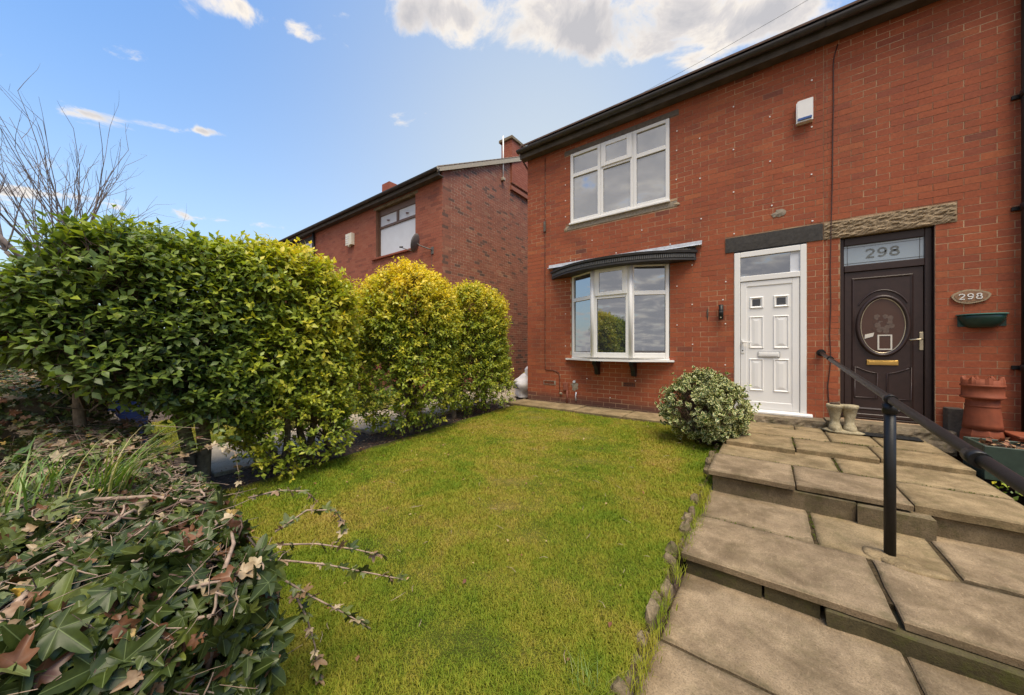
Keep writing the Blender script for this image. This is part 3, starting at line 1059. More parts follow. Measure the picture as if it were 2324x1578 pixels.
def brick_template(seed):
    r = np.random.default_rng(seed)
    c, d = 0.05, 0.09
    j = r.uniform(-1, 1, (4, 2)) * np.array([0.008, 0.02])
    q = np.array([(-.5, -.5), (.5, -.5), (.5, .5), (-.5, .5)]) + j
    v = []
    for (a, b) in q:                               # back, arris, front face; x, z along the face, y outwards negative
        v.append((a, 1.0, b))
    for (a, b) in q:
        v.append((a, 0.03, b))
    for (a, b) in q:
        v.append((a * (1 - 0.006), 0.0, b * (1 - 0.018)))
    f = []
    for k in range(4):
        k2 = (k + 1) % 4
        f.append((k, k2, 4 + k2, 4 + k))
        f.append((4 + k, 4 + k2, 8 + k2, 8 + k))
    f.append((8, 9, 10, 11))
    return np.array(v), np.array(f)


BT = [brick_template(s) for s in range(6)]


def subtract(iv, cuts):
    out = [iv]
    for (c0, c1) in cuts:
        nx_ = []
        for (a, b) in out:
            if c1 <= a or c0 >= b:
                nx_.append((a, b))
            else:
                if c0 - a > 0.03:
                    nx_.append((a, c0 - 0.006))
                if b - c1 > 0.03:
                    nx_.append((c1 + 0.006, b))
        out = nx_
    return out


def lay_bricks(parent, u0, u1, z0, z1, openings, plane, mat, phase=0.0, darkp=0.05, top=None, n_parts=300, zmin_part=-9, proud=0.0020, facing=-1, seed=1):
    """plane: ('y', y) faces -y and runs along x; ('x', x) faces +x and runs along y"""
    r = np.random.default_rng(seed)
    rows = []
    k0 = int(math.floor((z0 + 0.01) / PIT_Z))
    k = k0
    while -0.01 + k * PIT_Z < z1 - 0.02:
        za = -0.01 + k * PIT_Z + 0.0034
        zb = min(za + BR_H, z1)
        zm = (za + zb) / 2
        cuts = [(o[0], o[1]) for o in openings if o[2] < zm < o[3]]
        off = phase + (0.5 * PIT_X if k % 2 else 0.0)
        i = math.floor((u0 - off) / PIT_X) - 1
        while True:
            a = off + i * PIT_X
            i += 1
            if a > u1:
                break
            a0, b0 = max(a, u0), min(a + BR_L, u1)
            if b0 - a0 < 0.02:
                continue
            for (p, q) in subtract((a0, b0), cuts):
                if q - p < 0.018:
                    continue
                if top is not None:
                    zt = min(zb, top((p + q) / 2))
                    if zt - za < 0.02:
                        continue
                else:
                    zt = zb
                rows.append((p, q, za, zt))
        k += 1
    B = np.array(rows)
    n = len(B)
    um, zm = (B[:, 0] + B[:, 1]) / 2, (B[:, 2] + B[:, 3]) / 2
    L, H = B[:, 1] - B[:, 0], B[:, 3] - B[:, 2]
    out = r.uniform(-0.0010, 0.0012, n) + proud
    tint = np.clip(r.normal(0.55, 0.2, n), 0.10, 1.0)
    tint = np.where(r.random(n) < darkp, r.uniform(0.0, 0.09, n), tint)
    if plane[0] == 'y':
        pos = np.stack([um, np.full(n, plane[1]) - out, zm], 1)
    else:
        pos = np.stack([plane[1] + facing * -1 * out if facing < 0 else plane[1] - out, um, zm], 1)
    px, py, zc = project(pos)
    vis = (px > 15) & (px < 2309) & (py > 12) & (py < 1566) & (zc > 0.3) & (pos[:, 2] > zmin_part)
    order = np.argsort(np.where(vis, zc, 1e9))
    ns = min(n_parts, int(vis.sum()))
    single = set(order[:ns].tolist())
    lib = {}
    base = WL[parent.name]
    dep = 0.03
    VV, FF, TT = [], [], []
    cnt = 0
    for i in range(n):
        tk = int(r.integers(0, len(BT)))
        if plane[0] == 'y':
            ax = ((1, 0, 0), (0, 1, 0))
        else:
            ax = ((0, 1, 0), (-1, 0, 0))
        tv, tf = BT[tk]
        if i in single:
            tb = int(tint[i] * 11.99)
            key = (tk % 3, tb)
            if key not in lib:
                w = BT[tk % 3][0] * np.array([1, dep, 1])
                wv = w[:, 0:1] * np.array(ax[0]) + w[:, 1:2] * np.array(ax[1]) + w[:, 2:3] * np.array((0, 0, 1))
                lib[key] = np_mesh('brick', wv, BT[tk % 3][1], mat, {'tint': np.full(len(wv), (tb + .5) / 12)}, False)
            o = bpy.data.objects.new('brick', lib[key])
            COL.objects.link(o)
            o.parent = parent
            o.location = Vector(pos[i]) - base
            o.scale = (L[i], 1, H[i]) if plane[0] == 'y' else (1, L[i], H[i])
            o.rotation_euler = (0, r.normal(0, 0.003), 0) if plane[0] == 'y' else (0, 0, 0)
        else:
            w = tv * np.array([L[i], dep, H[i]])
            wv = w[:, 0:1] * np.array(ax[0]) + w[:, 1:2] * np.array(ax[1]) + w[:, 2:3] * np.array((0, 0, 1)) + pos[i]
            VV.append(wv)
            FF.append(tf + cnt)
            TT.append(np.full(len(wv), tint[i]))
            cnt += len(wv)
    if VV:
        me = np_mesh('brickwork', np.concatenate(VV) - np.array(base), np.concatenate(FF), mat, {'tint': np.concatenate(TT)}, False)
        link(bpy.data.objects.new('brickwork', me), parent, base, kind='stuff')


def wall_with_holes(parent, x0, x1, z0, z1, holes, y, th, mat, name='wall'):
    """mortar-coloured wall core with real openings, front face at y"""
    xs_ = sorted({x0, x1, *[h for o in holes for h in o[:2] if x0 < h < x1]})
    zs_ = sorted({z0, z1, *[h for o in holes for h in o[2:] if z0 < h < z1]})
    b = MB()
    for i in range(len(xs_) - 1):
        for j in range(len(zs_) - 1):
            xm, zm = (xs_[i] + xs_[i + 1]) / 2, (zs_[j] + zs_[j + 1]) / 2
            if any(o[0] < xm < o[1] and o[2] < zm < o[3] for o in holes):
                continue
            b.box(xs_[i], xs_[i + 1], y, y + th, zs_[j], zs_[j + 1])
    return b.build(name, mat, parent)


# ================================================================== the white-door house
HX0, HX1, PARTY, EAVE = -4.253, 5.6, 0.640, 5.26
house = thing('brick_house', (-1.8, 0, 0), 'red brick terraced house with white front door and white bay window', 'house')
house2 = thing('brick_house', (3.0, 0, 0), 'red brick terraced house with dark brown front door under a bare stone lintel', 'house')
UP = (-3.20, -1.318, 3.62, 5.06)
BAY = (-3.174, -1.318, 0.93, 2.60)
DOORW = (-0.392, 0.464, 0.15, 2.60)
DOORB = (0.808, 1.631, 0.17, 2.592)
LIN_UP = (-3.333, -1.178, 5.06, 5.155)
SILL_UP = (-3.303, -1.204, 3.52, 3.62)
LIN_W = (-0.505, 0.632, 2.60, 2.824)
LIN_B = (0.642, 1.797, 2.592, 2.824)
VENT1 = (-3.84, -3.535, 0.335, 0.42)
VENT2 = (-2.12, -1.893, 0.398, 0.480)
h1 = [UP, BAY, DOORW, LIN_UP, SILL_UP, LIN_W, VENT2]
h2 = [DOORB, LIN_B]
wall_with_holes(house, HX0, PARTY, -0.5, EAVE + 0.25, h1, 0.004, 0.28, 'mortar')
wall_with_holes(house2, PARTY, HX1, -0.5, EAVE + 0.25, h2, 0.004, 0.28, 'mortar')
lay_bricks(house, HX0, PARTY - 0.004, -0.25, EAVE + 0.1, h1, ('y', 0.004), 'brick', phase=-0.618 + 0.004, darkp=0.012, seed=3)
lay_bricks(house2, PARTY + 0.004, HX1, -0.25, EAVE + 0.1, h2, ('y', 0.004), 'brick', phase=-0.618 + 0.004, darkp=0.006, seed=4)
# side, back and roof
MB().box(HX0 + 0.004, HX0 + 0.28, 0.286, 8.0, -0.5, EAVE + 0.25).build('side_wall', 'mortar', house)


def gable_top(ya, yb, z_e, z_r):
    return lambda u: z_e + (z_r - z_e) * (1 - abs((u - (ya + yb) / 2) / ((yb - ya) / 2)))


MB().box(HX0 + 0.28, PARTY, 7.8, 8.0, -0.5, EAVE + 0.25).build('back_wall', 'mortar', house)
MB().box(PARTY, HX1, 7.8, 8.0, -0.5, EAVE + 0.25).build('back_wall', 'mortar', house2)
MB().box(HX1 - 0.25, HX1, 0.286, 7.8, -0.5, EAVE + 0.25).build('side_wall', 'mortar', house2)


def roof(parent, x0, x1, y0, y1, ze, zr, mat='tile', rows=20):
    """pitched roof laid in overlapping courses, both slopes, with a ridge"""
    b = MB()
    ym = (y0 + y1) / 2
    for s in (0, 1):
        for k in range(rows):
            t0, t1 = k / rows, (k + 1.15) / rows
            t1 = min(t1, 1.0)
            ya, yb = (y0 + (ym - y0) * t0, y0 + (ym - y0) * t1) if s == 0 else (y1 + (ym - y1) * t0, y1 + (ym - y1) * t1)
            za, zb = ze + (zr - ze) * t0, ze + (zr - ze) * t1
            poly = [(ya, za + 0.030), (yb, zb + 0.012), (yb, zb), (ya, za)]
            if s:
                poly = poly[::-1]
            b.prism(poly, 'x', x0, x1)
    o = b.build('roof', mat, parent)
    MB().tube([(x0, ym, zr + 0.02), (x1, ym, zr + 0.02)], 0.11, 10).build('ridge_tile', mat, o)
    MB().prism([(y0 + .3, ze - .02), (y1 - .3, ze - .02), (ym, zr - .08)], 'x', x0 + 0.12, x0 + 0.2).build('gable', 'mortar', o)
    return o


for hh, xa, xb in ((house, HX0 - 0.08, PARTY), (house2, PARTY, HX1 + 0.1)):
    roof(hh, xa, xb, -0.22, 8.2, 5.50, 8.1)
    MB().box(xa, xb, -0.155, -0.002, 5.26, 5.28).build('soffit', 'soffit', hh)
    MB().box(xa, xb, -0.18, -0.155, 5.25, 5.42).build('fascia', 'soffit', hh)
    # half-round gutter
    prof = [(-0.245 + 0.06 * math.cos(R(a)), 5.405 + 0.065 * math.sin(R(a))) for a in range(180, 361, 20)]
    prof += [(x + (0.008 if x < -0.245 else -0.008), z + 0.006) for x, z in prof[::-1]]
    gb = MB()
    gb.prism(prof, 'x', xa - 0.02, xb)
    gb.build('gutter', 'gutter', hh)
    n = int((xb - xa) / 0.9)
    for i in range(n):
        x = xa + (i + 0.6) * (xb - xa) / n
        pr = [(-0.245 + 0.066 * math.cos(R(a)), 5.405 + 0.072 * math.sin(R(a))) for a in range(180, 361, 30)]
        pr += [(-0.245 + 0.061 * math.cos(R(a)), 5.405 + 0.066 * math.sin(R(a))) for a in range(360, 179, -30)]
        MB().prism(pr, 'x', x - 0.015, x + 0.015).build('gutter_bracket', 'gutter', hh)


# lintels and sills ----------------------------------------------------------
def rough_block(parent, name, x0, x1, y0, y1, z0, z1, mat, amp=0.006, step=0.045, f=14):
    """dressed stone block whose front is rough-hewn"""
    nx, nz = max(2, int((x1 - x0) / step)), max(2, int((z1 - z0) / step))
    X, Z = np.meshgrid(np.linspace(x0, x1, nx + 1), np.linspace(z0, z1, nz + 1))
    p = np.stack([X.ravel() * 0.75, 0 * X.ravel(), Z.ravel()], 1)
    d = fbm(p, f, rnd.randrange(9999)) * amp + rng.uniform(-amp * .5, amp * .5, X.size)
    edge = (X.ravel() < x0 + 1e-6) | (X.ravel() > x1 - 1e-6) | (Z.ravel() < z0 + 1e-6) | (Z.ravel() > z1 - 1e-6)
    d = np.where(edge, amp * 0.7, d)
    V = np.stack([X.ravel(), y0 + d, Z.ravel()], 1)
    idx = np.arange(X.size).reshape(X.shape)
    fcs = [(idx[j, i], idx[j, i + 1], idx[j + 1, i + 1], idx[j + 1, i]) for j in range(nz) for i in range(nx)]
    border = np.concatenate([idx[0, :-1], idx[:-1, -1], idx[-1, :0:-1], idx[:0:-1, 0]])
    back = V[border].copy()
    back[:, 1] = y1
    L, N = len(border), len(V)
    for k in range(L):
        fcs.append((border[(k + 1) % L], border[k], N + k, N + (k + 1) % L))
    b = MB()
    b.add(np.concatenate([V, back]), fcs)
    return b.build(name, mat, parent)


rough_block(house, 'lintel', *LIN_W[:2], -0.012, 0.2, LIN_W[2], LIN_W[3], 'lintel_dark', 0.003)['label'] = 'lintel painted dark grey above the white door'
rough_block(house2, 'lintel', *LIN_B[:2], -0.014, 0.2, LIN_B[2], LIN_B[3], 'sandstone', 0.012, 0.017, 34)
rough_block(house, 'lintel', *LIN_UP[:2], -0.006, 0.2, LIN_UP[2], LIN_UP[3], 'lintel_grey', 0.004)
rough_block(house, 'window_sill', *SILL_UP[:2], -0.008, 0.2, SILL_UP[2], SILL_UP[3] - 0.01, 'cement', 0.004)


# framed pieces ---------------------------------------------------------------
def frame_poly(parent, name, mat, P, rects, y0, y1, c=0.006):
    """bars (u0,u1,z0,z1) on a vertical plane given by P(u,d)->(x,y): one joined frame"""
    b = MB()
    for (u0, u1, z0, z1) in rects:
        t = MB()
        t.cbox(u0, u1, y0, y1, z0, z1, c)
        b.add([(*P(x, y), z) for (x, y, z) in t.v], t.f)
    return b.build(name, mat, parent)


ID = lambda u, d: (u, d)


def pane(parent, u0, u1, z0, z1, d, mat='glass', P=ID, name='pane'):
    b = MB()
    t = MB().box(u0, u1, d, d + 0.012, z0, z1)
    b.add([(*P(x, y), z) for (x, y, z) in t.v], t.f)
    o = b.build(name, mat, parent)
    g_ = MB()
    w = 0.006
    for (a, bb, c_, e) in ((u0 - w, u1 + w, z0 - w, z0), (u0 - w, u1 + w, z1, z1 + w), (u0 - w, u0, z0, z1), (u1, u1 + w, z0, z1)):
        t = MB().box(a, bb, d - 0.005, d + 0.006, c_, e)
        g_.add([(*P(x, y), z) for (x, y, z) in t.v], t.f)
    g_.build('gasket', 'gasket', parent)
    return o


def window_grid(parent, P, u0, u1, z0, z1, tz, fw=0.085, sash=False, d0=-0.012, d1=0.07, mat='upvc', glass='glass', extra=0.0):
    """one light: outer frame with a transom at tz, small pane above, big pane below"""
    th = 0.075
    bars = [(u0, u0 + fw, z0, z1), (u1 - fw, u1, z0, z1), (u0 + fw, u1 - fw, z0, z0 + fw), (u0 + fw, u1 - fw, z1 - fw, z1),
            (u0 + fw, u1 - fw, tz - th / 2, tz + th / 2)]
    w = frame_poly(parent, 'window_frame', mat, P, bars, d0, d1)
    pane(w, u0 + fw, u1 - fw, z0 + fw, tz - th / 2, d0 + 0.03, glass, P)
    if sash:
        s0, s1, q0, q1 = u0 + fw - 0.035, u1 - fw + 0.035, tz + th / 2 - 0.03, z1 - fw + 0.03
        sw = 0.095
        sb = [(s0, s0 + sw, q0, q1), (s1 - sw, s1, q0, q1), (s0 + sw, s1 - sw, q0, q0 + sw * .8), (s0 + sw, s1 - sw, q1 - sw * .8, q1)]
        so = frame_poly(w, 'opening_sash', mat, P, sb, d0 - 0.022, d0 - 0.001)
        # panes belong to the window frame, one level under it
        pane(w, s0 + sw, s1 - sw, q0 + sw * .8, q1 - sw * .8, d0 - 0.008, glass, P)
    else:
        pane(w, u0 + fw, u1 - fw, tz + th / 2, z1 - fw, d0 + 0.03, glass, P)
    return w


# upper window: three lights side by side
w3 = [UP[0] + 0.004, -2.553, -1.937, UP[1] - 0.004]
for i in range(3):
    window_grid(house, ID, w3[i] + 0.001, w3[i + 1] - 0.001, 3.655, 5.056, (4.607, 4.578, 4.578)[i], fw=(0.075, 0.05, 0.075)[i] if i == 1 else 0.062, sash=(i == 1), glass='glass_up')
MB().cbox(UP[0] - 0.015, UP[1] + 0.008, -0.045, 0.05, 3.612, 3.652, 0.006).build('window_board', 'upvc', house)

# bay window: three facets
PB = 0.30
XL, XA, XB, XRb = BAY[0] + 0.004, -2.598, -1.89, BAY[1] - 0.004


def facet(ax, ay, bx, by):
    L = math.hypot(bx - ax, by - ay)
    tx, ty = (bx - ax) / L, (by - ay) / L
    nx_, ny_ = -ty, tx                       # into the wall
    return L, (lambda u, d: (ax + tx * u + nx_ * d, ay + ty * u + ny_ * d))


bay = MB().prism([(XL, -0.001), (XA, -PB + 0.075), (XB, -PB + 0.075), (XRb, -0.001), (XRb, 0.10), (XL, 0.10)], 'z', 0.905, 0.935).build('bay_window', 'upvc', house)
for (a, b, sash, tz) in (((XL, 0.0), (XA, -PB), False, 2.07), ((XA, -PB), (XB, -PB), True, 2.05), ((XB, -PB), (XRb, 0.0), False, 2.07)):
    L, P = facet(*a, *b)
    th, fw = 0.075, 0.07
    u0, u1, z0, z1 = 0.004, L - 0.004, 0.937, 2.60
    fw2 = 0.085 if sash else 0.06
    bars = [(u0, u0 + fw2, z0, z1), (u1 - fw2, u1, z0, z1), (u0 + fw2, u1 - fw2, z0, z0 + 0.09), (u0 + fw2, u1 - fw2, z1 - fw, z1),
            (u0 + fw2, u1 - fw2, tz - th / 2, tz + th / 2)]
    frame_poly(bay, 'frame', 'upvc', P, bars, 0.0, 0.07)
    def sub_pane(q0, q1, r0, r1, d):
        t = MB().box(q0, q1, d, d + 0.012, r0, r1)
        MB().add([(*P(x, y), z) for (x, y, z) in t.v], t.f).build('pane', 'glass', bay)
        gk = MB()
        w = 0.006
        for (e0, e1, c0, c1) in ((q0 - w, q1 + w, r0 - w, r0), (q0 - w, q1 + w, r1, r1 + w), (q0 - w, q0, r0, r1), (q1, q1 + w, r0, r1)):
            t = MB().box(e0, e1, d - 0.006, d + 0.006, c0, c1)
            gk.add([(*P(x, y), z) for (x, y, z) in t.v], t.f)
        gk.build('gasket', 'gasket', bay)
    sub_pane(u0 + fw2, u1 - fw2, z0 + 0.09, tz - th / 2, 0.03)
    if sash:
        s0, s1, q0, q1 = u0 + fw2 - 0.03, u1 - fw2 + 0.03, tz + th / 2 - 0.02, z1 - fw + 0.03
        sw = 0.085
        frame_poly(bay, 'opening_sash', 'upvc', P, [(s0, s0 + sw, q0, q1), (s1 - sw, s1, q0, q1), (s0 + sw, s1 - sw, q0, q0 + sw * .8), (s0 + sw, s1 - sw, q1 - sw * .8, q1)], -0.022, -0.001)
        sub_pane(s0 + sw, s1 - sw, q0 + sw * .8, q1 - sw * .8, -0.008)
    else:
        sub_pane(u0 + fw2, u1 - fw2, tz + th / 2, z1 - fw, 0.03)
for (x, y) in ((XA, -PB), (XB, -PB)):         # corner posts
    MB().tube([(x, y + 0.012, 0.937), (x, y + 0.012, 2.60)], 0.036, 10).build('corner_post', 'upvc', bay)
o_ = 0.075
MB().prism([(XL - 0.115, -0.05), (XL - 0.02, -0.065), (XA - 0.01, -PB - o_), (XB + 0.01, -PB - o_), (XRb + 0.02, -0.065), (XRb + 0.08, -0.05), (XRb + 0.08, 0.0), (XL - 0.115, 0.0)],
           'z', 0.872, 0.904).build('bay_sill', 'upvc', bay)
for xc in (-2.60, -1.905):
    MB().prism([(-0.001, 0.87), (-0.22, 0.87), (-0.22, 0.80), (-0.165, 0.76), (-0.12, 0.70), (-0.11, 0.625), (-0.085, 0.60), (-0.001, 0.60)], 'x', xc - 0.036, xc + 0.036).build('bay_bracket', 'black_metal', bay)
# canopy over the bay: bowed fascia, dentil band, sloped top, lead flashing
CX0, CX1, CBOW = -3.60, -0.93, 0.50
cxm, chw = (CX0 + CX1) / 2, (CX1 - CX0) / 2
Rr = (chw ** 2 + CBOW ** 2) / (2 * CBOW)


def bow(t, r_off=0.0):
    """t 0..1 along the bow"""
    a = math.asin(chw / Rr)
    th = -a + 2 * a * t
    rr = Rr + r_off
    return cxm + rr * math.sin(th), -(rr * math.cos(th) - (Rr - CBOW))


def bow_strip(prof, n=44):
    """sweep a closed (offset, z) profile along the bow"""
    k = len(prof)
    v, f = [], []
    for i in range(n + 1):
        for (o2, z) in prof:
            x, y = bow(i / n, o2)
            v.append((x, min(y, -0.002), z))
    for i in range(n):
        for j in range(k):
            j2 = (j + 1) % k
            f.append((i * k + j, (i + 1) * k + j, (i + 1) * k + j2, i * k + j2))
    f.append(tuple(range(k)))
    f.append(tuple(n * k + j for j in range(k))[::-1])
    return MB().add(v, f)


can = MB()
n = 44
v, f = [], []
for i in range(n + 1):
    x, y = bow(i / n, 0.02)
    v += [(x, min(y, -0.01), 2.705), (cxm + (x - cxm) * 1.0, -0.002, 2.80), (x, -0.002, 2.555), (x, min(y, -0.01), 2.555)]
for i in range(n):
    a, b = i * 4, (i + 1) * 4
    f += [(a, b, b + 1, a + 1), (a + 3, a + 2, b + 2, b + 3), (a, a + 3, b + 3, b)]
f += [(0, 1, 2, 3), (n * 4 + 3, n * 4 + 2, n * 4 + 1, n * 4)]
can.add(v, f)
canopy = can.build('bay_canopy', 'canopy', house)
bow_strip([(0.022, 2.665), (0.060, 2.672), (0.068, 2.712), (0.022, 2.72)]).build('cornice', 'canopy', canopy)
bow_strip([(0.022, 2.556), (0.038, 2.556), (0.038, 2.585), (0.022, 2.585)]).build('lower_moulding', 'canopy', canopy)
db = MB()
nd_ = 92
for i in range(nd_):
    t = (i + 0.5) / nd_
    x, y = bow(t, 0.022)
    if y > -0.03:
        continue
    x1, y1 = bow(t, 0.045)
    tx, ty = bow(t + 0.5 * 0.62 / nd_, 0.022)
    ex, ey = tx - x, ty - y
    vv = []
    for z in (2.597, 2.655):
        vv += [(x - ex, y - ey, z), (x + ex, y + ey, z), (x1 + ex, y1 + ey, z), (x1 - ex, y1 - ey, z)]
    db.add(vv, [(0, 1, 2, 3), (7, 6, 5, 4), (3, 2, 6, 7), (0, 3, 7, 4), (1, 5, 6, 2), (0, 4, 5, 1)])
db.build('dentil_band', 'dentil', canopy)
for (a, b, c_) in ((-3.70, -2.9, 0), (-2.9, -1.9, 1), (-1.9, -0.85, 2)):
    MB().prism([(-0.004, 2.775), (-0.075, 2.785), (-0.07, 2.795), (-0.016, 2.805), (-0.012, 2.865), (-0.004, 2.865)], 'x', a, b + 0.02).build('lead_flashing', 'lead', canopy)

# white door -----------------------------------------------------------------
dw = frame_poly(house, 'door_frame', 'upvc', ID, [(-0.390, -0.312, 0.19, 2.575), (0.392, 0.462, 0.19, 2.575), (-0.312, 0.392, 2.495, 2.575), (-0.312, 0.392, 2.125, 2.205), (-0.312, 0.392, 0.178, 0.198)], -0.012, 0.07)
MB().box(-0.390, 0.462, 0.0, 0.07, 2.576, 2.60).build('head_packer', 'gasket', dw)
pane(dw, -0.312, 0.392, 2.205, 2.495, 0.02, 'glass_door')
MB().box(0.285, 0.392, 0.016, 0.019, 2.206, 2.494).build('blind_edge', 'net', dw)
door = frame_poly(house, 'door', 'door_white', ID, [(-0.307, -0.232, 0.202, 2.118), (0.306, 0.387, 0.202, 2.118), (-0.232, 0.306, 2.045, 2.118), (-0.232, 0.306, 0.202, 0.31)], 0.002, 0.05, 0.004)
MB().box(-0.232, 0.306, 0.013, 0.045, 0.31, 2.045).build('door_panel', 'door_white', door)


def moulding(parent, u0, u1, z0, z1, y, mat, w=0.028, d=0.012, name='panel_moulding', field=True):
    """raised picture-frame moulding with sloped faces"""
    b = MB()
    o1 = [(u0, z0), (u1, z0), (u1, z1), (u0, z1)]
    m1 = [(u0 + w * .4, z0 + w * .4), (u1 - w * .4, z0 + w * .4), (u1 - w * .4, z1 - w * .4), (u0 + w * .4, z1 - w * .4)]
    i1 = [(u0 + w, z0 + w), (u1 - w, z0 + w), (u1 - w, z1 - w), (u0 + w, z1 - w)]
    v = [(a, y, c_) for a, c_ in o1] + [(a, y - d, c_) for a, c_ in m1] + [(a, y - 0.001, c_) for a, c_ in i1]
    f_ = []
    for k in range(4):
        k2 = (k + 1) % 4
        f_ += [(k, k2, 4 + k2, 4 + k), (4 + k, 4 + k2, 8 + k2, 8 + k)]
    if field:
        q = w * 1.5
        i2 = [(u0 + w + q, z0 + w + q), (u1 - w - q, z0 + w + q), (u1 - w - q, z1 - w - q), (u0 + w + q, z1 - w - q)]
        v += [(a, y - d * .75, c_) for a, c_ in i2]
        for k in range(4):
            k2 = (k + 1) % 4
            f_.append((8 + k, 8 + k2, 12 + k2, 12 + k))
        f_.append((12, 13, 14, 15))
    b.add(v, f_)
    return b.build(name, mat, parent)


for (a, b) in ((-0.200, -0.022), (0.090, 0.275)):
    moulding(door, a, b, 1.108, 1.590, 0.0125, 'door_white')
    moulding(door, a, b, 0.470, 0.955, 0.0125, 'door_white')
    moulding(door, a, b, 1.705, 1.885, 0.0125, 'door_white', 0.04, 0.016, field=False)
    MB().box(a + 0.042, b - 0.042, 0.005, 0.012, 1.747, 1.843).build('door_light', 'glass_small', door)
MB().cbox(-0.087, 0.165, -0.008, 0.0125, 0.982, 1.052, 0.004).build('letterbox', 'white_paint', door)
MB().cbox(-0.073, 0.151, -0.013, -0.0085, 0.998, 1.036, 0.002).build('letterbox_flap', 'white_paint', door)
lb = MB()
for (a, b, c_, e) in ((-0.091, -0.087, 0.978, 1.056), (0.165, 0.169, 0.978, 1.056), (-0.087, 0.165, 0.978, 0.982), (-0.087, 0.165, 1.052, 1.056)):
    lb.box(a, b, 0.004, 0.0124, c_, e)
lb.build('letterbox_seal', 'gasket', door)
MB().cbox(-0.297, -0.263, -0.010, 0.0015, 1.03, 1.235, 0.004).build('handle_plate', 'white_paint', door)
MB().tube([(-0.280, -0.01, 1.20), (-0.280, -0.045, 1.20), (-0.262, -0.05, 1.199), (-0.165, -0.048, 1.196)], 0.010, 8).build('door_handle', 'white_paint', door)
MB().tube([(-0.280, -0.0125, 1.075), (-0.280, -0.009, 1.075)], 0.009, 8).build('keyhole', 'gasket', door)
MB().prism([(-0.075, 0.150), (-0.075, 0.170), (-0.01, 0.190), (0.06, 0.190), (0.06, 0.150)], 'x', -0.41, 0.523).build('door_sill', 'upvc', house)

# brown door ------------------------------------------------------------------
YD = 0.085
df = frame_poly(house2, 'door_frame', 'brown_upvc', ID, [(0.812, 0.852, 0.19, 2.585), (1.567, 1.627, 0.19, 2.585), (0.852, 1.567, 2.485, 2.585), (0.852, 1.567, 2.13, 2.22), (0.852, 1.567, 0.175, 0.2)], YD - 0.02, YD + 0.06)
rv = MB()
for (a, b) in ((0.8085, 0.8115), (1.6275, 1.6305)):
    rv.box(a, b, 0.0, 0.15, 0.17, 2.59)
rv.build('reveal', 'brown_upvc', df)
pane(df, 0.852, 1.567, 2.22, 2.485, YD + 0.005, 'glass_frost')
led = MB()
for (a, b, c_, e) in ((0.885, 0.889, 2.222, 2.483), (1.530, 1.534, 2.222, 2.483), (0.854, 1.565, 2.245, 2.249), (0.854, 1.565, 2.456, 2.460)):
    led.box(a, b, YD + 0.001, YD + 0.0045, c_, e)
led.build('lead_strip', 'dentil', df)


def digits(parent, text, x, z, h, y, mat, depth=0.006, name='numeral', sp=0.8, th=0.2):
    """numerals drawn as swept strokes"""
    G = {'2': [[(0, .78), (.1, .94), (.35, 1), (.62, .9), (.68, .7), (.55, .48), (.25, .22), (0, 0), (.7, 0)]],
         '9': [[(.66, .62), (.5, .45), (.25, .42), (.05, .55), (.02, .78), (.15, .95), (.4, 1), (.6, .9), (.67, .65), (.62, .3), (.45, .05), (.15, .02), (.03, .12)]],
         '8': [[(.34, .55), (.1, .65), (.06, .84), (.18, .97), (.5, .97), (.62, .84), (.58, .65), (.34, .55), (.05, .42), (0, .2), (.12, .03), (.34, 0), (.56, .03), (.68, .2), (.63, .42), (.34, .55)]]}
    for ch in text:
        b = MB()
        for st in G[ch]:
            pts = [(x + q[0] * h, z + q[1] * h) for q in st]
            L_, Rr_ = [], []
            for i in range(len(pts)):
                p0, p1 = pts[max(i - 1, 0)], pts[min(i + 1, len(pts) - 1)]
                dx_, dz_ = p1[0] - p0[0], p1[1] - p0[1]
                l = math.hypot(dx_, dz_) or 1
                nx_, nz_ = -dz_ / l * th * h / 2, dx_ / l * th * h / 2
                L_.append((pts[i][0] + nx_, pts[i][1] + nz_))
                Rr_.append((pts[i][0] - nx_, pts[i][1] - nz_))
            n_ = len(pts)
            vv = [(a, y, c_) for a, c_ in L_] + [(a, y, c_) for a, c_ in Rr_] + [(a, y - depth, c_) for a, c_ in L_] + [(a, y - depth, c_) for a, c_ in Rr_]
            ff = []
            for i in range(n_ - 1):
                ff += [(2 * n_ + i, 2 * n_ + i + 1, 3 * n_ + i + 1, 3 * n_ + i), (i, i + 1, 2 * n_ + i + 1, 2 * n_ + i), (n_ + i + 1, n_ + i, 3 * n_ + i, 3 * n_ + i + 1)]
            b.add(vv, ff)
        b.build(name, mat, parent)
        x += h * sp


M['etched'] = flat('etched_numeral', (0.16, 0.17, 0.16), 0.5, 0.4, 0.4, 60, 0.0)
digits(df, '298', 1.065, 2.305, 0.105, YD + 0.004, 'etched', 0.003, 'numeral', 1.05, 0.19)
bd = MB().cbox(0.856, 1.563, YD, YD + 0.045, 0.203, 2.127, 0.005).build('door', 'brown_upvc', house2)
moulding(bd, 0.925, 1.480, 0.300, 2.045, YD, 'brown_upvc', 0.03, 0.010, field=False)
OC = (1.212, 1.400)


def oval_ring(parent, name, mat, rx, rz, w, y, d, n=48, a0=0, a1=360):
    v_, f_ = [], []
    m_ = n + 1
    for k in range(m_):
        t = R(a0 + (a1 - a0) * k / n)
        c_, s_ = math.cos(t), math.sin(t)
        for (o2, dy) in ((0, 0), (w * .3, -d), (w * .7, -d), (w, 0)):
            v_.append((OC[0] + (rx + o2) * c_, y + dy, OC[1] + (rz + o2) * s_))
    for k in range(n):
        for j in range(3):
            f_.append((k * 4 + j, k * 4 + j + 1, (k + 1) * 4 + j + 1, (k + 1) * 4 + j))
    return MB().add(v_, f_, True).build(name, mat, parent)


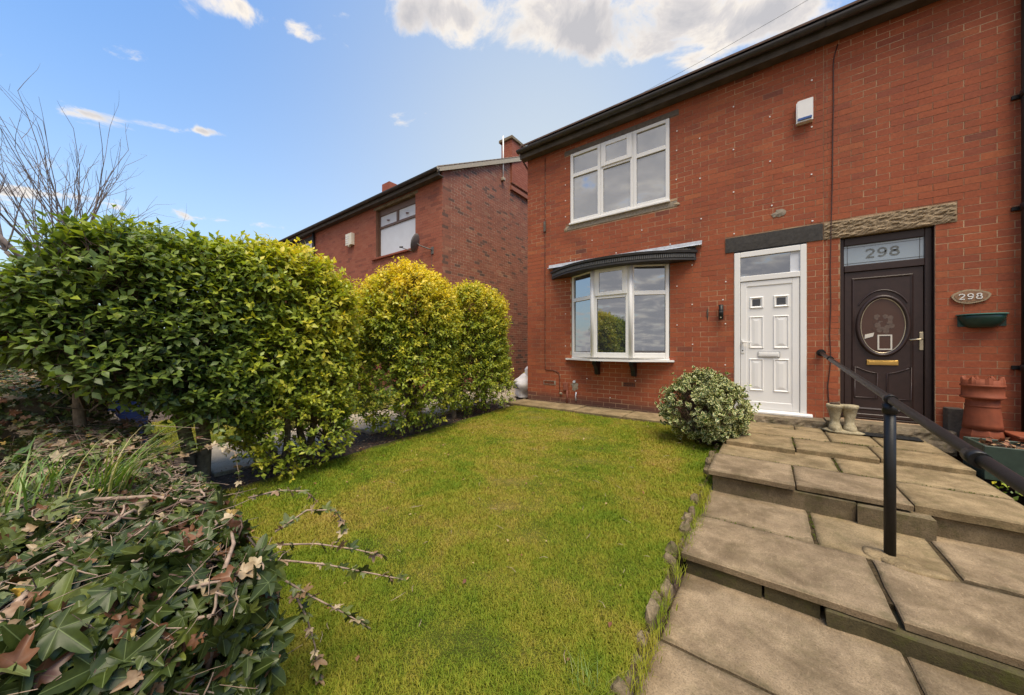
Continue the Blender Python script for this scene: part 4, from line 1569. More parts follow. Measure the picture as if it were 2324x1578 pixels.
el = [(OC[0] + 0.205 * math.cos(2 * math.pi * k / 48), OC[1] + 0.358 * math.sin(2 * math.pi * k / 48)) for k in range(48)]
MB().prism(el, 'y', YD - 0.008, YD - 0.002).build('oval_glass', 'glass_leaded', bd)
oval_ring(bd, 'oval_trim', 'brown_upvc', 0.200, 0.353, 0.05, YD, 0.030)
oval_ring(bd, 'oval_bead', 'nickel', 0.193, 0.346, 0.012, YD - 0.0085, 0.006)
oval_ring(bd, 'arched_moulding', 'brown_upvc', 0.265, 0.45, 0.022, YD, 0.012, 32, 38, 142)
for k in range(17):                                                   # the leaded-glass flower
    a = k * 2.4
    q = 0.027 * math.sqrt(k)
    cx_, cz_ = q * math.cos(a) * 0.85, 0.02 + q * math.sin(a) * 1.15
    n_ = 6
    r_ = rnd.uniform(.026, .034)
    ring_ = [(OC[0] + cx_ + r_ * math.cos(6.283 * t / n_ + k), OC[1] + cz_ + r_ * 1.2 * math.sin(6.283 * t / n_ + k)) for t in range(n_)]
    MB().prism(ring_, 'y', YD - 0.0105 - rnd.uniform(0, .0015), YD - 0.0082).build('glass_petal', 'petal' if k % 3 else 'glass_leaded', bd)
nb = MB()
for (a, b, c_, e) in ((-0.045, 0.085, -.31, -.295), (-0.045, 0.085, -.13, -.115), (-0.045, -0.03, -.295, -.13), (0.07, 0.085, -.295, -.13)):
    nb.box(OC[0] + a, OC[0] + b, YD - 0.0128, YD - 0.0085, OC[1] + c_, OC[1] + e)
nb.build('notice_frame', 'paper', bd)
MB().prism([(OC[0] - .165, OC[1] - .165), (OC[0] - .085, OC[1] - .135), (OC[0] - .075, OC[1] - .085), (OC[0] - .16, OC[1] - .11)], 'y', YD - 0.013, YD - 0.0086).build('sticker', 'paper', bd)
MB().cbox(1.068, 1.352, YD - 0.014, YD - 0.001, 0.893, 0.957, 0.004).build('letterbox', 'brass', bd)
MB().cbox(1.085, 1.335, YD - 0.019, YD - 0.0145, 0.908, 0.942, 0.002).build('letterbox_flap', 'brass', bd)
MB().cbox(1.524, 1.561, YD - 0.012, YD - 0.001, 1.085, 1.312, 0.005).build('handle_plate', 'nickel', bd)
MB().tube([(1.543, YD - 0.01, 1.222), (1.543, YD - 0.05, 1.222), (1.525, YD - 0.056, 1.221), (1.435, YD - 0.054, 1.214)], 0.0095, 8).build('door_handle', 'nickel', bd)
for (a, b, s_) in ((0.957, 1.165, 1), (1.255, 1.463, -1)):            # lower panels with curved heads
    pts_ = [(a, 0.46), (b, 0.46)]
    top_ = []
    for k in range(9):
        t = k / 8
        u = a + (b - a) * t
        q = (1 - t) if s_ > 0 else t
        top_.append((u, 0.785 + 0.085 * q ** 1.6))
    loop = pts_ + top_[::-1]
    mb_ = MB()
    mb_.tube([(p[0], YD - 0.002, p[1]) for p in loop] + [(loop[0][0], YD - 0.002, loop[0][1])], 0.010, 6, False)
    mb_.build('panel_moulding', 'brown_upvc', bd)
MB().cbox(0.87, 1.55, YD - 0.022, YD - 0.001, 0.205, 0.25, 0.008).build('weather_bar', 'brown_upvc', bd)

# stone thresholds ------------------------------------------------------------
rough_block(house, 'threshold', -0.47, PARTY - 0.002, -0.30, 0.3, -0.1, 0.146, 'threshold', 0.02, 0.035, 6)
rough_block(house2, 'threshold', PARTY + 0.002, 1.72, -0.29, 0.3, -0.1, 0.168, 'threshold', 0.022, 0.035, 6)

# vents, plugs, cables, patches ----------------------------------------------
vb = MB().box(VENT2[0], VENT2[1], 0.004, 0.02, VENT2[2], VENT2[3] - 0.004).build('air_brick', 'terracotta', house)
vh = MB()
for i in range(7):
    for j in range(2):
        x = VENT2[0] + 0.022 + i * 0.03
        z = VENT2[2] + 0.012 + j * 0.032
        vh.box(x - 0.009, x + 0.009, -0.001, 0.0038, z, z + 0.02)
vh.build('vent_hole', 'gasket', vb)
fr_ = MB()
for (a, b, c_, e) in ((-3.835, -3.54, 0.336, 0.345), (-3.835, -3.54, 0.408, 0.417), (-3.835, -3.828, .345, .408), (-3.575, -3.54, .345, .408)):
    fr_.box(a, b, -0.008, 0.004, c_, e)
fr_.build('vent_surround', 'cement', house)
for k in range(2):
    MB().box(-3.82, -3.585, -0.006, 0.0, 0.352 + k * 0.024, 0.368 + k * 0.024).build('vent_slat', 'terracotta', house)
DOTS = [(-3.312, 4.808), (-3.312, 4.472), (-3.312, 4.147), (-3.312, 3.816), (-2.728, 3.221), (-2.249, 2.895), (-1.782, 3.226), (-3.192, 2.895), (-1.309, 2.888),
        (-1.204, 4.787), (-1.21, 4.46), (-1.214, 3.97), (-0.865, 4.539), (-0.859, 3.883), (-0.842, 3.22), (-0.399, 4.859), (-0.399, 4.195), (-0.397, 3.536), (-0.39, 2.886),
        (-0.973, 2.484), (-0.501, 2.155), (-1.204, 2.158), (-3.312, 2.479), (-3.312, 1.814), (-3.312, 1.153), (-0.973, 1.833), (-1.202, 1.501), (-0.967, 1.174),
        (-0.505, 1.496), (-0.508, 0.847), (-2.839, 0.503), (-1.895, 0.514), (-2.368, 0.169), (-0.538, 1.875), (0.518, 4.843), (0.052, 4.523), (0.518, 4.194),
        (0.055, 3.866), (0.515, 3.534), (0.075, 3.208), (0.525, 2.883)]
pm = MB().tube([(0, 0.004, 0), (0, -0.006, 0)], 0.0105, 10)
me_plug = bpy.data.meshes.new('wall_plug')
me_plug.from_pydata(pm.v, [], pm.f)
me_plug.materials.append(M['white_paint'])
for (x, z) in DOTS:
    o = bpy.data.objects.new('wall_plug', me_plug)
    link(o, house, (x, 0.0, z))


def clip_cable(parent, pts, r_=0.006, mat='cable', name='cable'):
    return MB().tube(pts, r_, 6).build(name, mat, parent)


clip_cable(house, [(-3.797, -0.008, 5.2), (-3.797, -0.008, 3.9), (-3.799, -0.009, 3.0), (-3.797, -0.008, 2.0), (-3.799, -0.008, 1.2), (-3.794, -0.008, 0.70), (-3.78, -0.008, 0.645), (-3.60, -0.008, 0.637),
                   (-3.47, -0.008, 0.60), (-3.441, -0.008, 0.52), (-3.447, -0.01, 0.35), (-3.441, -0.008, 0.165)])
MB().cbox(-3.825, -3.775, -0.035, 0.0, 3.60, 3.82, 0.005).build('junction_box', 'lintel_grey', house)
MB().tube([(-3.425, -0.03, 0.17), (-3.38, -0.03, 0.17)], 0.024, 10).build('valve', 'cement', house)
MB().tube([(-3.262, -0.025, -0.02), (-3.262, -0.025, 0.25)], 0.017, 8).build('old_pipe', 'pipe_red', house)
MB().cbox(-3.345, -3.245, -0.045, -0.002, 0.24, 0.40, 0.01).build('pipe_box', 'pipe_red', house)
MB().tube([(-3.06, -0.02, 0.22), (-3.075, -0.022, 0.13), (-3.06, -0.024, 0.05)], 0.013, 8).build('old_pipe', 'lead', house)
MB().tube([(-3.11, -0.006, 0.425), (-3.11, -0.022, 0.43)], 0.03, 10).build('pipe_cap', 'lead', house)


def patch(parent, cx_, cz_, rx, rz, seed, mat='cement', name='mortar_patch', y=-0.004):
    r = random.Random(seed)
    pts = []
    for k in range(16):
        a = 2 * math.pi * k / 16
        q = r.uniform(0.65, 1.15)
        pts.append((cx_ + rx * q * math.cos(a), cz_ + rz * q * math.sin(a)))
    b = MB()
    b.add([(cx_, y - 0.012, cz_)] + [(p[0], y, p[1]) for p in pts], [(0, 1 + (k + 1) % 16, 1 + k) for k in range(16)])
    return b.build(name, mat, parent)


patch(house, -3.10, 0.33, 0.085, 0.10, 1)
patch(house, 0.158, 3.07, 0.085, 0.06, 5)
patch(house, -3.30, 3.55, 0.05, 0.045, 3, 'wood_edge')
patch(house, -1.21, 3.55, 0.06, 0.04, 4, 'wood_edge')
patch(house, -0.752, 1.66, 0.018, 0.11, 7, 'grey_block', 'mount_mark')
clip_cable(house2, [(0.78, -0.008, 5.2), (0.748, -0.008, 5.07), (0.737, -0.008, 4.97), (0.739, -0.009, 4.4), (0.731, -0.008, 4.0), (0.728, -0.009, 3.4), (0.716, -0.02, 2.86), (0.712, -0.022, 2.6), (0.706, -0.010, 2.2),
                    (0.712, -0.011, 1.7), (0.70, -0.012, 1.3), (0.712, -0.012, 0.95), (0.682, -0.01, 0.6), (0.69, -0.01, 0.40), (0.70, -0.012, 0.2)])
# downpipe at the right
dpx, dpy, dpr = 2.272, -0.085, 0.057
dp = MB().tube([(dpx, dpy, 5.30), (dpx, dpy, 0.02)], dpr, 16).build('downpipe', 'black_metal', house2)
MB().tube([(dpx, -0.245, 5.36), (dpx, -0.20, 5.30), (dpx, dpy - 0.01, 5.22), (dpx, dpy, 5.10)], dpr, 14).build('swan_neck', 'black_metal', dp)
for z in (0.9, 2.64, 3.86, 5.0):
    MB().tube([(dpx, dpy, z - 0.035), (dpx, dpy, z + 0.035)], dpr + 0.008, 16).build('pipe_collar', 'black_metal', dp)
    MB().cbox(dpx - 0.10, dpx + 0.10, -0.030, -0.002, z - 0.022, z + 0.022, 0.004).build('pipe_bracket', 'black_metal', dp)

# ================================================================== things on the two fronts
ab = thing('alarm_box', (0.437, 0, 4.26), 'white burglar alarm box with a blue strip high above the white door', 'alarm box')
MB().prism([(0.347, 4.262), (0.527, 4.262), (0.527, 4.57), (0.377, 4.57), (0.347, 4.54)], 'y', -0.075, -0.001).build('casing', 'white_paint', ab)
MB().prism([(-0.085, 4.265), (-0.085, 4.30), (-0.076, 4.565), (-0.0755, 4.565), (-0.0755, 4.265)], 'x', 0.36, 0.514).build('front_cover', 'white_paint', ab)
MB().cbox(0.362, 0.512, -0.097, -0.086, 4.283, 4.318, 0.004).build('strobe_lens', 'blue_plastic', ab)
wlm = thing('wall_light', (-0.559, 0, 1.557), 'small black cylindrical light on the bricks beside the white door', 'wall light')
MB().tube([(-0.559, -0.062, 1.557), (-0.559, -0.062, 1.79)], 0.033, 16).build('housing', 'black_metal', wlm)
MB().cbox(-0.582, -0.536, -0.03, -0.001, 1.63, 1.73, 0.004).build('wall_bracket', 'black_metal', wlm)
MB().tube([(-0.559, -0.062, 1.672), (-0.559, -0.062, 1.680)], 0.0345, 16).build('band', 'dentil', wlm)
MB().tube([(-0.559, -0.0935, 1.59), (-0.559, -0.098, 1.59)], 0.010, 8).build('sensor', 'nickel', wlm)

pl = thing('house_number_plaque', (1.895, 0, 1.62), 'oval slice of wood with white numerals 298 on the brickwork', 'number plaque')
n = 28
edge = []
for k in range(n):
    a = 2 * math.pi * k / n
    edge.append((1.895 + 0.142 * math.copysign(abs(math.cos(a)) ** 1.15, math.cos(a)) * (1 + 0.04 * math.sin(5 * a)), 1.708 + 0.082 * math.sin(a) * (1 + 0.05 * math.cos(3 * a))))
MB().prism(edge, 'y', -0.020, -0.001).build('bark_edge', 'wood_edge', pl)
MB().prism([(1.895 + (x - 1.895) * 0.86, 1.708 + (z - 1.708) * 0.78) for x, z in edge], 'y', -0.023, -0.019).build('face', 'wood_plaque', pl)
digits(pl, '298', 1.806, 1.678, 0.060, -0.023, 'white_paint', 0.006, 'numeral', 1.05, 0.15)

wp = thing('wall_planter', (1.975, 0, 1.34), 'dark green half-bowl planter with a pale rim fixed to the bricks below the number plaque', 'planter')
MB().lathe([(0.085, 0.0), (0.11, 0.012), (0.145, 0.05), (0.165, 0.10), (0.172, 0.145)], (1.972, -0.001, 1.345), 20, True, True).build('bowl', 'green_plastic', wp)
MB().lathe([(0.170, 0.145), (0.184, 0.147), (0.184, 0.156), (0.160, 0.158)], (1.972, -0.001, 1.345), 20, False, True, cap=False).build('rim', 'green_rim', wp)
MB().lathe([(0.16, 0.13), (0.0005, 0.13)], (1.972, -0.001, 1.345), 20, False, True, cap=False).build('soil', 'soil', wp)
MB().box(1.80, 2.144, -0.006, -0.0015, 1.36, 1.49).build('back_plate', 'green_plastic', wp)

# handrail --------------------------------------------------------------------
hr = thing('handrail', (0.63, -3.17, -0.19), 'black tubular handrail from the wall down the steps on one post', 'handrail')
rail_pts = [(0.612, -0.06, 1.046), (0.616, -0.75, 0.985), (0.628, -3.17, 0.795), (0.64, -4.2, 0.712), (0.655, -5.6, 0.605), (0.655, -5.72, 0.55)]
MB().tube(rail_pts, 0.0225, 14).build('rail', 'black_metal', hr)
MB().tube([(0.612, -0.002, 1.048), (0.612, -0.03, 1.048)], 0.048, 16).build('wall_flange', 'black_metal', hr)
MB().tube([(0.612, -0.03, 1.048), (0.612, -0.09, 1.044)], 0.030, 14).build('elbow', 'black_metal', hr)
MB().tube([(0.628, -3.17, -0.21), (0.628, -3.17, 0.79)], 0.028, 16).build('post', 'black_metal', hr)
MB().tube([(0.628, -3.17, 0.705), (0.628, -3.17, 0.765)], 0.036, 16).build('post_collar', 'black_metal', hr)
for yq in (-0.78, -3.17, -4.25):
    zq = np.interp(-yq, [0.06, 3.17, 4.2, 5.6], [1.046, 0.795, 0.712, 0.605])
    MB().tube([(0.616 + 0.004 * -yq, yq + 0.035, zq + 0.003), (0.616 + 0.004 * -yq, yq - 0.035, zq - 0.003)], 0.0305, 14).build('rail_joint', 'black_metal', hr)
MB().tube([(0.655, -5.70, -0.32), (0.655, -5.70, 0.58)], 0.030, 14).build('post', 'black_metal', hr)
for k, (dx_, dy_, sx_, sy_) in enumerate(((0.03, -0.03, 0.19, 0.16), (0.10, -0.10, 0.24, 0.10), (-0.06, 0.0, 0.14, 0.14))):
    rock(hr, (0.63 + dx_, -3.18 + dy_, -0.200), (sx_, sy_, 0.05), 'flag_old', 'cement_footing', 40 + k)

# planters and bits by the brown door -----------------------------------------
bt = thing('boot_planter', (0.78, -0.22, 0.06), 'weathered stone planter shaped as a pair of boots standing between the two doors', 'planter')


def boot(parent, cx_, cy_, seed):
    b = MB()
    prof = [(0.0, 0.062, 0.10, -.03), (0.02, 0.066, 0.105, -.03), (0.05, 0.060, 0.095, -.025), (0.085, 0.048, 0.06, 0.0), (0.13, 0.047, 0.052, .005), (0.20, 0.058, 0.06, .0), (0.27, 0.074, 0.074, 0), (0.28, 0.083, 0.083, 0), (0.305, 0.086, 0.086, 0), (0.318, 0.080, 0.080, 0)]
    n_ = 14
    v_, f_ = [], []
    for (z, rx, ry, oy) in prof:
        for k in range(n_):
            t = 2 * math.pi * k / n_
            v_.append((cx_ + rx * math.cos(t), cy_ + oy + ry * math.sin(t), z))
    for i in range(len(prof) - 1):
        for k in range(n_):
            f_.append((i * n_ + k, i * n_ + (k + 1) % n_, (i + 1) * n_ + (k + 1) % n_, (i + 1) * n_ + k))
    va = np.array(v_)
    va += (fbm(va * 1.0, 12, seed) * 0.006)[:, None] * norm(va - np.array([cx_, cy_, .15]))
    va[:, 2] += 0.085
    m_ = len(prof)
    f_.append(tuple((m_ - 1) * n_ + k for k in range(n_)))
    b.add(va, f_, True)
    b.sm[-1] = False
    return b.build('boot', 'boot', parent)


boot(bt, 0.705, -0.40, 3)
boot(bt, 0.842, -0.385, 8)
rock(bt, (0.775, -0.42, 0.075), (0.36, 0.24, 0.05), 'boot', 'plinth', 21, 14)
MB().tube([(0.66, -0.40, 0.405), (0.75, -0.40, 0.412)], 0.022, 7).build('moss', 'soil', bt)

cp = thing('chimney_pot', (1.86, -0.36, 0.06), 'terracotta crown chimney pot used as a planter at the right of the brown door', 'chimney pot')
cpc = (1.868, -0.36, 0.0)
MB().lathe([(0.150, 0.06), (0.158, 0.075), (0.153, 0.19), (0.140, 0.235), (0.128, 0.26)], cpc, 8, False).build('base', 'terracotta', cp)
MB().lathe([(0.138, 0.25), (0.132, 0.30), (0.122, 0.42), (0.114, 0.50), (0.112, 0.565)], cpc, 28).build('body', 'terracotta', cp)
MB().lathe([(0.112, 0.485), (0.120, 0.49), (0.120, 0.502), (0.112, 0.508)], cpc, 28, cap=False).build('ring', 'terracotta', cp)
MB().lathe([(0.113, 0.565), (0.150, 0.58), (0.152, 0.60), (0.142, 0.606), (0.142, 0.70), (0.151, 0.708), (0.151, 0.722), (0.140, 0.728), (0.141, 0.775)], cpc, 28, cap=False).build('collar', 'terracotta', cp)
cr_ = MB()
nk = 32
for k in range(nk):
    a0, a1 = 2 * math.pi * k / nk, 2 * math.pi * (k + 1) / nk
    za, zb = [0.775 + 0.035 * max(0.0, math.cos(a * 8)) for a in (a0, a1)]
    vv = []
    for (r_) in (0.143, 0.121):
        vv += [(cpc[0] + r_ * math.cos(a0), cpc[1] + r_ * math.sin(a0), 0.70), (cpc[0] + r_ * math.cos(a1), cpc[1] + r_ * math.sin(a1), 0.70),
               (cpc[0] + r_ * math.cos(a1), cpc[1] + r_ * math.sin(a1), zb), (cpc[0] + r_ * math.cos(a0), cpc[1] + r_ * math.sin(a0), za)]
    cr_.add(vv, [(0, 1, 2, 3), (5, 4, 7, 6), (3, 2, 6, 7)], True)
cr_.build('crown', 'terracotta', cp)
MB().cbox(1.688, 1.815, -0.16, -0.01, 0.085, 0.42, 0.008).build('concrete_block', 'grey_block', None, 'dark grey concrete block standing against the wall behind the chimney pot', 'block')
tt = thing('terracotta_trough', (2.25, -0.45, 0.06), 'low terracotta trough beside the chimney pot', 'planter')
MB().prism([(-0.60, 0.06), (-0.36, 0.06), (-0.33, 0.235), (-0.63, 0.235)], 'x', 2.02, 2.55).build('trough', 'terracotta', tt)
MB().cbox(2.0, 2.57, -0.645, -0.315, 0.215, 0.245, 0.006).build('rim', 'terracotta', tt)
gt = thing('green_trough', (1.95, -1.2, 0.06), 'faded green rectangular trough planter full of dry plants beside the path', 'planter')
for (a, b, c_, e, nm) in ((1.52, 2.35, -1.50, -1.475, 'front_board'), (1.52, 2.35, -1.125, -1.10, 'back_board'), (1.52, 1.545, -1.474, -1.126, 'end_board'), (2.325, 2.35, -1.474, -1.126, 'end_board')):
    MB().cbox(a, b, c_, e, -0.02, 0.27, 0.004).build(nm, 'trough_green', gt)
MB().box(1.546, 2.324, -1.474, -1.126, 0.0, 0.235).build('soil', 'soil', gt)
MB().cbox(0.95, 1.42, -0.52, -0.325, 0.066, 0.078, 0.004).build('door_mat', 'mat', None, 'thin black mat on the flags at the brown door', 'door mat')

# sack and timber at the passage ------------------------------------------------
sk = thing('rubble_sack', (-4.62, 0.42, -0.03), 'white woven rubble sack leaning at the corner of the house', 'sack')


def sack(parent, c, w, d, h, mat, seed, name, crumple=0.16):
    v_, f_ = [], []
    n_, m_ = 18, 12
    for i in range(m_ + 1):
        t = i / m_
        rr = (0.80 + 0.35 * math.sin(t * 3.0)) * (1 - 0.75 * max(0, t - 0.72) / 0.28) if t < 1 else 0.12
        for k in range(n_):
            a = 2 * math.pi * k / n_
            v_.append((rr * w / 2 * math.cos(a), rr * d / 2 * math.sin(a), t * h))
    va = np.array(v_)
    va[:, :2] *= (1 + crumple * (fbm(va * 3, 1.6, seed) * .7 + fbm(va * 9, 1.6, seed + 1) * .3))[:, None]
    va += np.array(c)
    for i in range(m_):
        for k in range(n_):
            f_.append((i * n_ + k, i * n_ + (k + 1) % n_, (i + 1) * n_ + (k + 1) % n_, (i + 1) * n_ + k))
    f_.append(tuple(m_ * n_ + k for k in range(n_)))
    return MB().add(va, f_, True).build(name, mat, parent)


sack(sk, (-4.62, 0.42, -0.05), 0.44, 0.42, 0.56, 'bag', 3, 'body', 0.32)
sack(sk, (-4.53, 0.42, 0.44), 0.15, 0.12, 0.24, 'bag', 14, 'tied_neck', 0.35)
MB().add([(-4.80, 0.20, 0.16), (-4.60, 0.185, 0.14), (-4.58, 0.185, 0.30), (-4.77, 0.20, 0.33), (-4.69, 0.18, 0.23)], [(0, 1, 4), (1, 2, 4), (2, 3, 4), (3, 0, 4)]).build('faded_print', 'dish', sk)
s2 = thing('yellow_sack', (-4.72, 0.75, -0.03), 'yellow sack standing behind the white rubble sack', 'sack')
sack(s2, (-4.74, 0.72, -0.05), 0.40, 0.36, 0.60, 'bag_yellow', 5, 'body')
MB().cbox(-4.83, -4.77, 1.02, 1.08, -0.1, 1.02, 0.006).build('timber_post', 'wood_grey', None, 'pale timber post upright behind the rubble sack', 'post')
rub = MB()
for k in range(150):
    x, y = rnd.uniform(-6.4, -4.15), rnd.uniform(-1.0, 1.6)
    if x > -4.4 and y > -0.75:
        continue
    s_ = rnd.uniform(0.012, 0.05)
    z = float(gz(x, y)) - 0.03
    a = rnd.uniform(0, 3)
    ca, sa = math.cos(a), math.sin(a)
    pts_ = [(ca * p - sa * q, sa * p + ca * q) for p, q in ((-1, -.6), (.9, -.8), (1.1, .5), (.1, .9), (-1, .6))]
    vv = [(x + p * s_, y + q * s_, z) for p, q in pts_] + [(x + p * s_ * .7, y + q * s_ * .7, z + s_ * rnd.uniform(.5, .9)) for p, q in pts_]
    rub.add(vv, [(5, 6, 7, 8, 9)] + [(i, (i + 1) % 5, 5 + (i + 1) % 5, 5 + i) for i in range(5)])
o = rub.build('rubble', 'concrete', None, kind='stuff')
o['label'] = 'loose stones and rubble on the soil of the passage between the houses'

# ================================================================== neighbouring house
NX1, NX0, NE = -7.05, -20.0, 5.72
nh = thing('brick_house', (-13, 0, 0), 'neighbouring red brick house with a brown upstairs window and satellite dish', 'house')
NW = (-10.236, -8.20, 4.03, 5.60)
NW2 = (-16.85, -14.88, 4.35, 5.45)
NLIN = (-10.364, -8.08, 5.60, 5.69)
NLW = (-10.2, -8.2, 0.9, 2.5)
nholes = [NW, NW2, NLIN, NLW]
wall_with_holes(nh, NX0, NX1 - 0.004, -0.5, NE + 0.25, nholes, 0.004, 0.3, 'mortar_n')
lay_bricks(nh, NX0, NX1, -0.1, NE + 0.15, nholes, ('y', 0.004), 'brick_n', phase=-7.05 - 0.004, darkp=0.06, seed=8, zmin_part=2.4, n_parts=150)
# gable wall facing the passage
GY0, GY1, GZR = 0.0, 7.2, 7.75
gtop = gable_top(GY0, GY1, NE + 0.17, GZR)
MB().prism([(0.31, -0.5), (GY1, -0.5), (GY1, NE + .17), ((GY0 + GY1) / 2, GZR), (0.31, float(gtop(0.31)))], 'x', NX1 - 0.3, NX1 - 0.0045).build('gable_wall', 'mortar_s', nh)
lay_bricks(nh, 0.01, GY1, -0.1, GZR, [], ('x', NX1 - 0.0045), 'brick_s', phase=0.0, darkp=0.07, top=gtop, seed=9, zmin_part=2.2, n_parts=150, proud=-0.0022, facing=1)
rf = roof(nh, NX0, NX1 + 0.10, -0.22, GY1 + 0.2, NE + 0.18, GZR + 0.12)
MB().prism([(-0.24, NE + 0.06), (-0.24, NE + 0.21), ((GY0 + GY1) / 2, GZR + 0.16), ((GY0 + GY1) / 2, GZR - 0.02)], 'x', NX1 + 0.06, NX1 + 0.098).build('verge_board', 'wood_grey', nh)
MB().box(NX0, NX1 + 0.08, -0.17, -0.002, NE + 0.0, NE + 0.02).build('soffit', 'soffit', nh)
MB().box(NX0, NX1 + 0.08, -0.19, -0.17, NE - 0.01, NE + 0.15).build('fascia', 'soffit', nh)
prof = [(-0.25 + 0.06 * math.cos(R(a)), NE + 0.15 + 0.065 * math.sin(R(a))) for a in range(180, 361, 20)]
prof += [(x + (0.008 if x < -0.25 else -0.008), z + 0.006) for x, z in prof[::-1]]
MB().prism(prof, 'x', NX0, NX1 + 0.12).build('gutter', 'gutter', nh)
rough_block(nh, 'lintel', NLIN[0], NLIN[1], -0.012, 0.2, NLIN[2], NLIN[3], 'threshold', 0.012, 0.05, 8)
MB().prism([(-0.06, 3.975), (-0.06, 4.01), (0.02, 4.045), (0.12, 4.045), (0.12, 3.975)], 'x', -10.42, -8.08).build('window_sill', 'terracotta', nh)
ny = 0.12
wf = frame_poly(nh, 'window_frame', 'brown_frame', ID, [(NW[0] + .002, NW[0] + .09, NW[2] + .02, NW[3] - .002), (NW[1] - .09, NW[1] - .002, NW[2] + .02, NW[3] - .002), (NW[0] + .09, NW[1] - .09, NW[3] - .20, NW[3] - .002),
               (NW[0] + .09, NW[1] - .09, NW[2] + .02, NW[2] + .07), (NW[0] + .09, NW[1] - .09, 4.99, 5.07), (-9.26, -9.15, 5.07, NW[3] - .20)], ny - 0.02, ny + 0.06)
for (a, b, c_, e) in ((NW[0] + .09, NW[1] - .09, NW[2] + .07, 4.99), (NW[0] + .09, -9.26, 5.07, NW[3] - .20), (-9.15, NW[1] - .09, 5.07, NW[3] - .20)):
    MB().box(a, b, ny + 0.01, ny + 0.02, c_, e).build('pane', 'net', wf)
for cx_ in (-9.7, -8.72):
    MB().lathe([(0.07, 0.0), (0.05, 0.006), (0.0005, 0.006)], (cx_, ny + 0.005, 5.2), 10).build('rose_motif', 'terracotta', wf)
wf2 = frame_poly(nh, 'window_frame', 'upvc', ID, [(NW2[0] + .002, NW2[0] + .1, NW2[2], NW2[3] - .002), (NW2[1] - .1, NW2[1] - .002, NW2[2], NW2[3] - .002), (NW2[0] + .1, NW2[1] - .1, NW2[3] - .1, NW2[3] - .002), (NW2[0] + .1, NW2[1] - .1, NW2[2], NW2[2] + .08),
                (NW2[0] + .1, NW2[1] - .1, 5.0, 5.08), (-15.95, -15.83, 5.08, NW2[3] - .1)], 0.0, 0.07)
MB().box(NW2[0] + .1, NW2[1] - .1, 0.03, 0.04, NW2[2] + .08, NW2[3] - .1).build('pane', 'glass_up', wf2)
MB().box(NW2[0] - .1, NW2[1] + .1, -0.02, -0.003, NW2[3] + .01, NW2[3] + .2).build('lintel', 'lintel_dark', nh)
wf3 = frame_poly(nh, 'window_frame', 'brown_frame', ID, [(NLW[0] + .002, NLW[0] + .1, NLW[2], NLW[3]), (NLW[1] - .1, NLW[1] - .002, NLW[2], NLW[3]), (NLW[0] + .1, NLW[1] - .1, NLW[3] - .1, NLW[3] - .002), (NLW[0] + .1, NLW[1] - .1, NLW[2], NLW[2] + .1)], 0.02, 0.08)
MB().box(NLW[0] + .1, NLW[1] - .1, 0.05, 0.06, NLW[2] + .1, NLW[3] - .1).build('pane', 'glass', wf3)
MB().tube([(-14.55, -0.07, NE + 0.1), (-14.55, -0.07, 0.0)], 0.05, 12).build('downpipe', 'black_metal', nh)
# chimney on the gable
ch = MB().box(-7.45, -6.99, 3.10, 4.9, 6.78, 8.28).build('chimney', 'mortar_n', nh)
cb = MB()
for k in range(3):
    cb.box(-7.46 - 0.02 * k, -6.965 + 0.035 * k - 0.07, 3.06 - 0.03 * k + 0.06, 4.94 + 0.03 * k, 6.78 - 0.0815 * k - 0.08, 6.78 - 0.0815 * k - 0.006)
cb.build('corbel', 'brick_s', ch)
lay = MB()
for k in range(18):
    z = 6.80 + k * PIT_Z
    off = 0.0 if k % 2 else -0.117
    y = 3.10 + off
    while y < 4.9:
        a, b = max(y, 3.104), min(y + BR_L, 4.896)
        if b - a > 0.03:
            lay.box(-6.99, -6.984, a, b, z, z + BR_H)
        y += PIT_X
    x = -7.45 + off
    while x < -6.99:
        a, b = max(x, -7.446), min(x + BR_L, -6.992)
        if b - a > 0.03:
            lay.box(a, b, 3.094, 3.10, z, z + BR_H)
        x += PIT_X
lay.build('chimney_brickwork', 'brick_n', ch, kind='stuff')
MB().cbox(-7.52, -6.93, 3.03, 4.97, 8.28, 8.38, 0.01).build('chimney_cap', 'threshold', ch)
MB().tube([(-6.995, 2.62, 6.70), (-6.995, 2.62, 8.15)], 0.022, 8).build('flue_pipe', 'white_paint', nh)
MB().cbox(-7.05, -6.94, 2.56, 2.68, 6.66, 6.76, 0.01).build('flue_elbow', 'wood_grey', nh)
MB().box(-14.9, -14.3, 3.2, 3.9, 7.5, 9.0).build('chimney', 'brick_n', nh)

na = thing('alarm_box', (-11.75, 0, 4.72), 'cream louvred alarm box on the neighbouring house beside the brown window', 'alarm box')
MB().prism([(-11.95, 4.72), (-11.56, 4.72), (-11.56, 5.12), (-11.95, 5.12)], 'y', -0.12, -0.001).build('casing', 'cream_plastic', na)
for k in range(4):
    MB().box(-11.93, -11.72, -0.128, -0.121, 4.80 + k * 0.075, 4.83 + k * 0.075).build('louvre', 'white_paint', na)
MB().lathe([(0.06, 0), (0.05, -0.05), (0.02, -0.06)], (-11.78, -0.06, 4.72), 10).build('beacon', 'cream_plastic', na)
ds = thing('satellite_dish', (-7.55, 0, 3.9), 'grey satellite dish on a bracket near the corner of the neighbouring house', 'satellite dish')
n_, m_ = 24, 5
v_, f_ = [], []
axd = Vector((-0.85, -0.45, 0.28)).normalized()
ua = axd.cross(Vector((0, 0, 1))).normalized()
wa = ua.cross(axd)
dc = Vector((-7.74, -0.34, 4.0))
for i in range(m_ + 1):
    r_ = 0.26 * i / m_
    for k in range(n_):
        a = 2 * math.pi * k / n_
        v_.append(dc + ua * r_ * 0.92 * math.cos(a) + wa * r_ * math.sin(a) + axd * (r_ * r_ * 0.9 - 0.04))
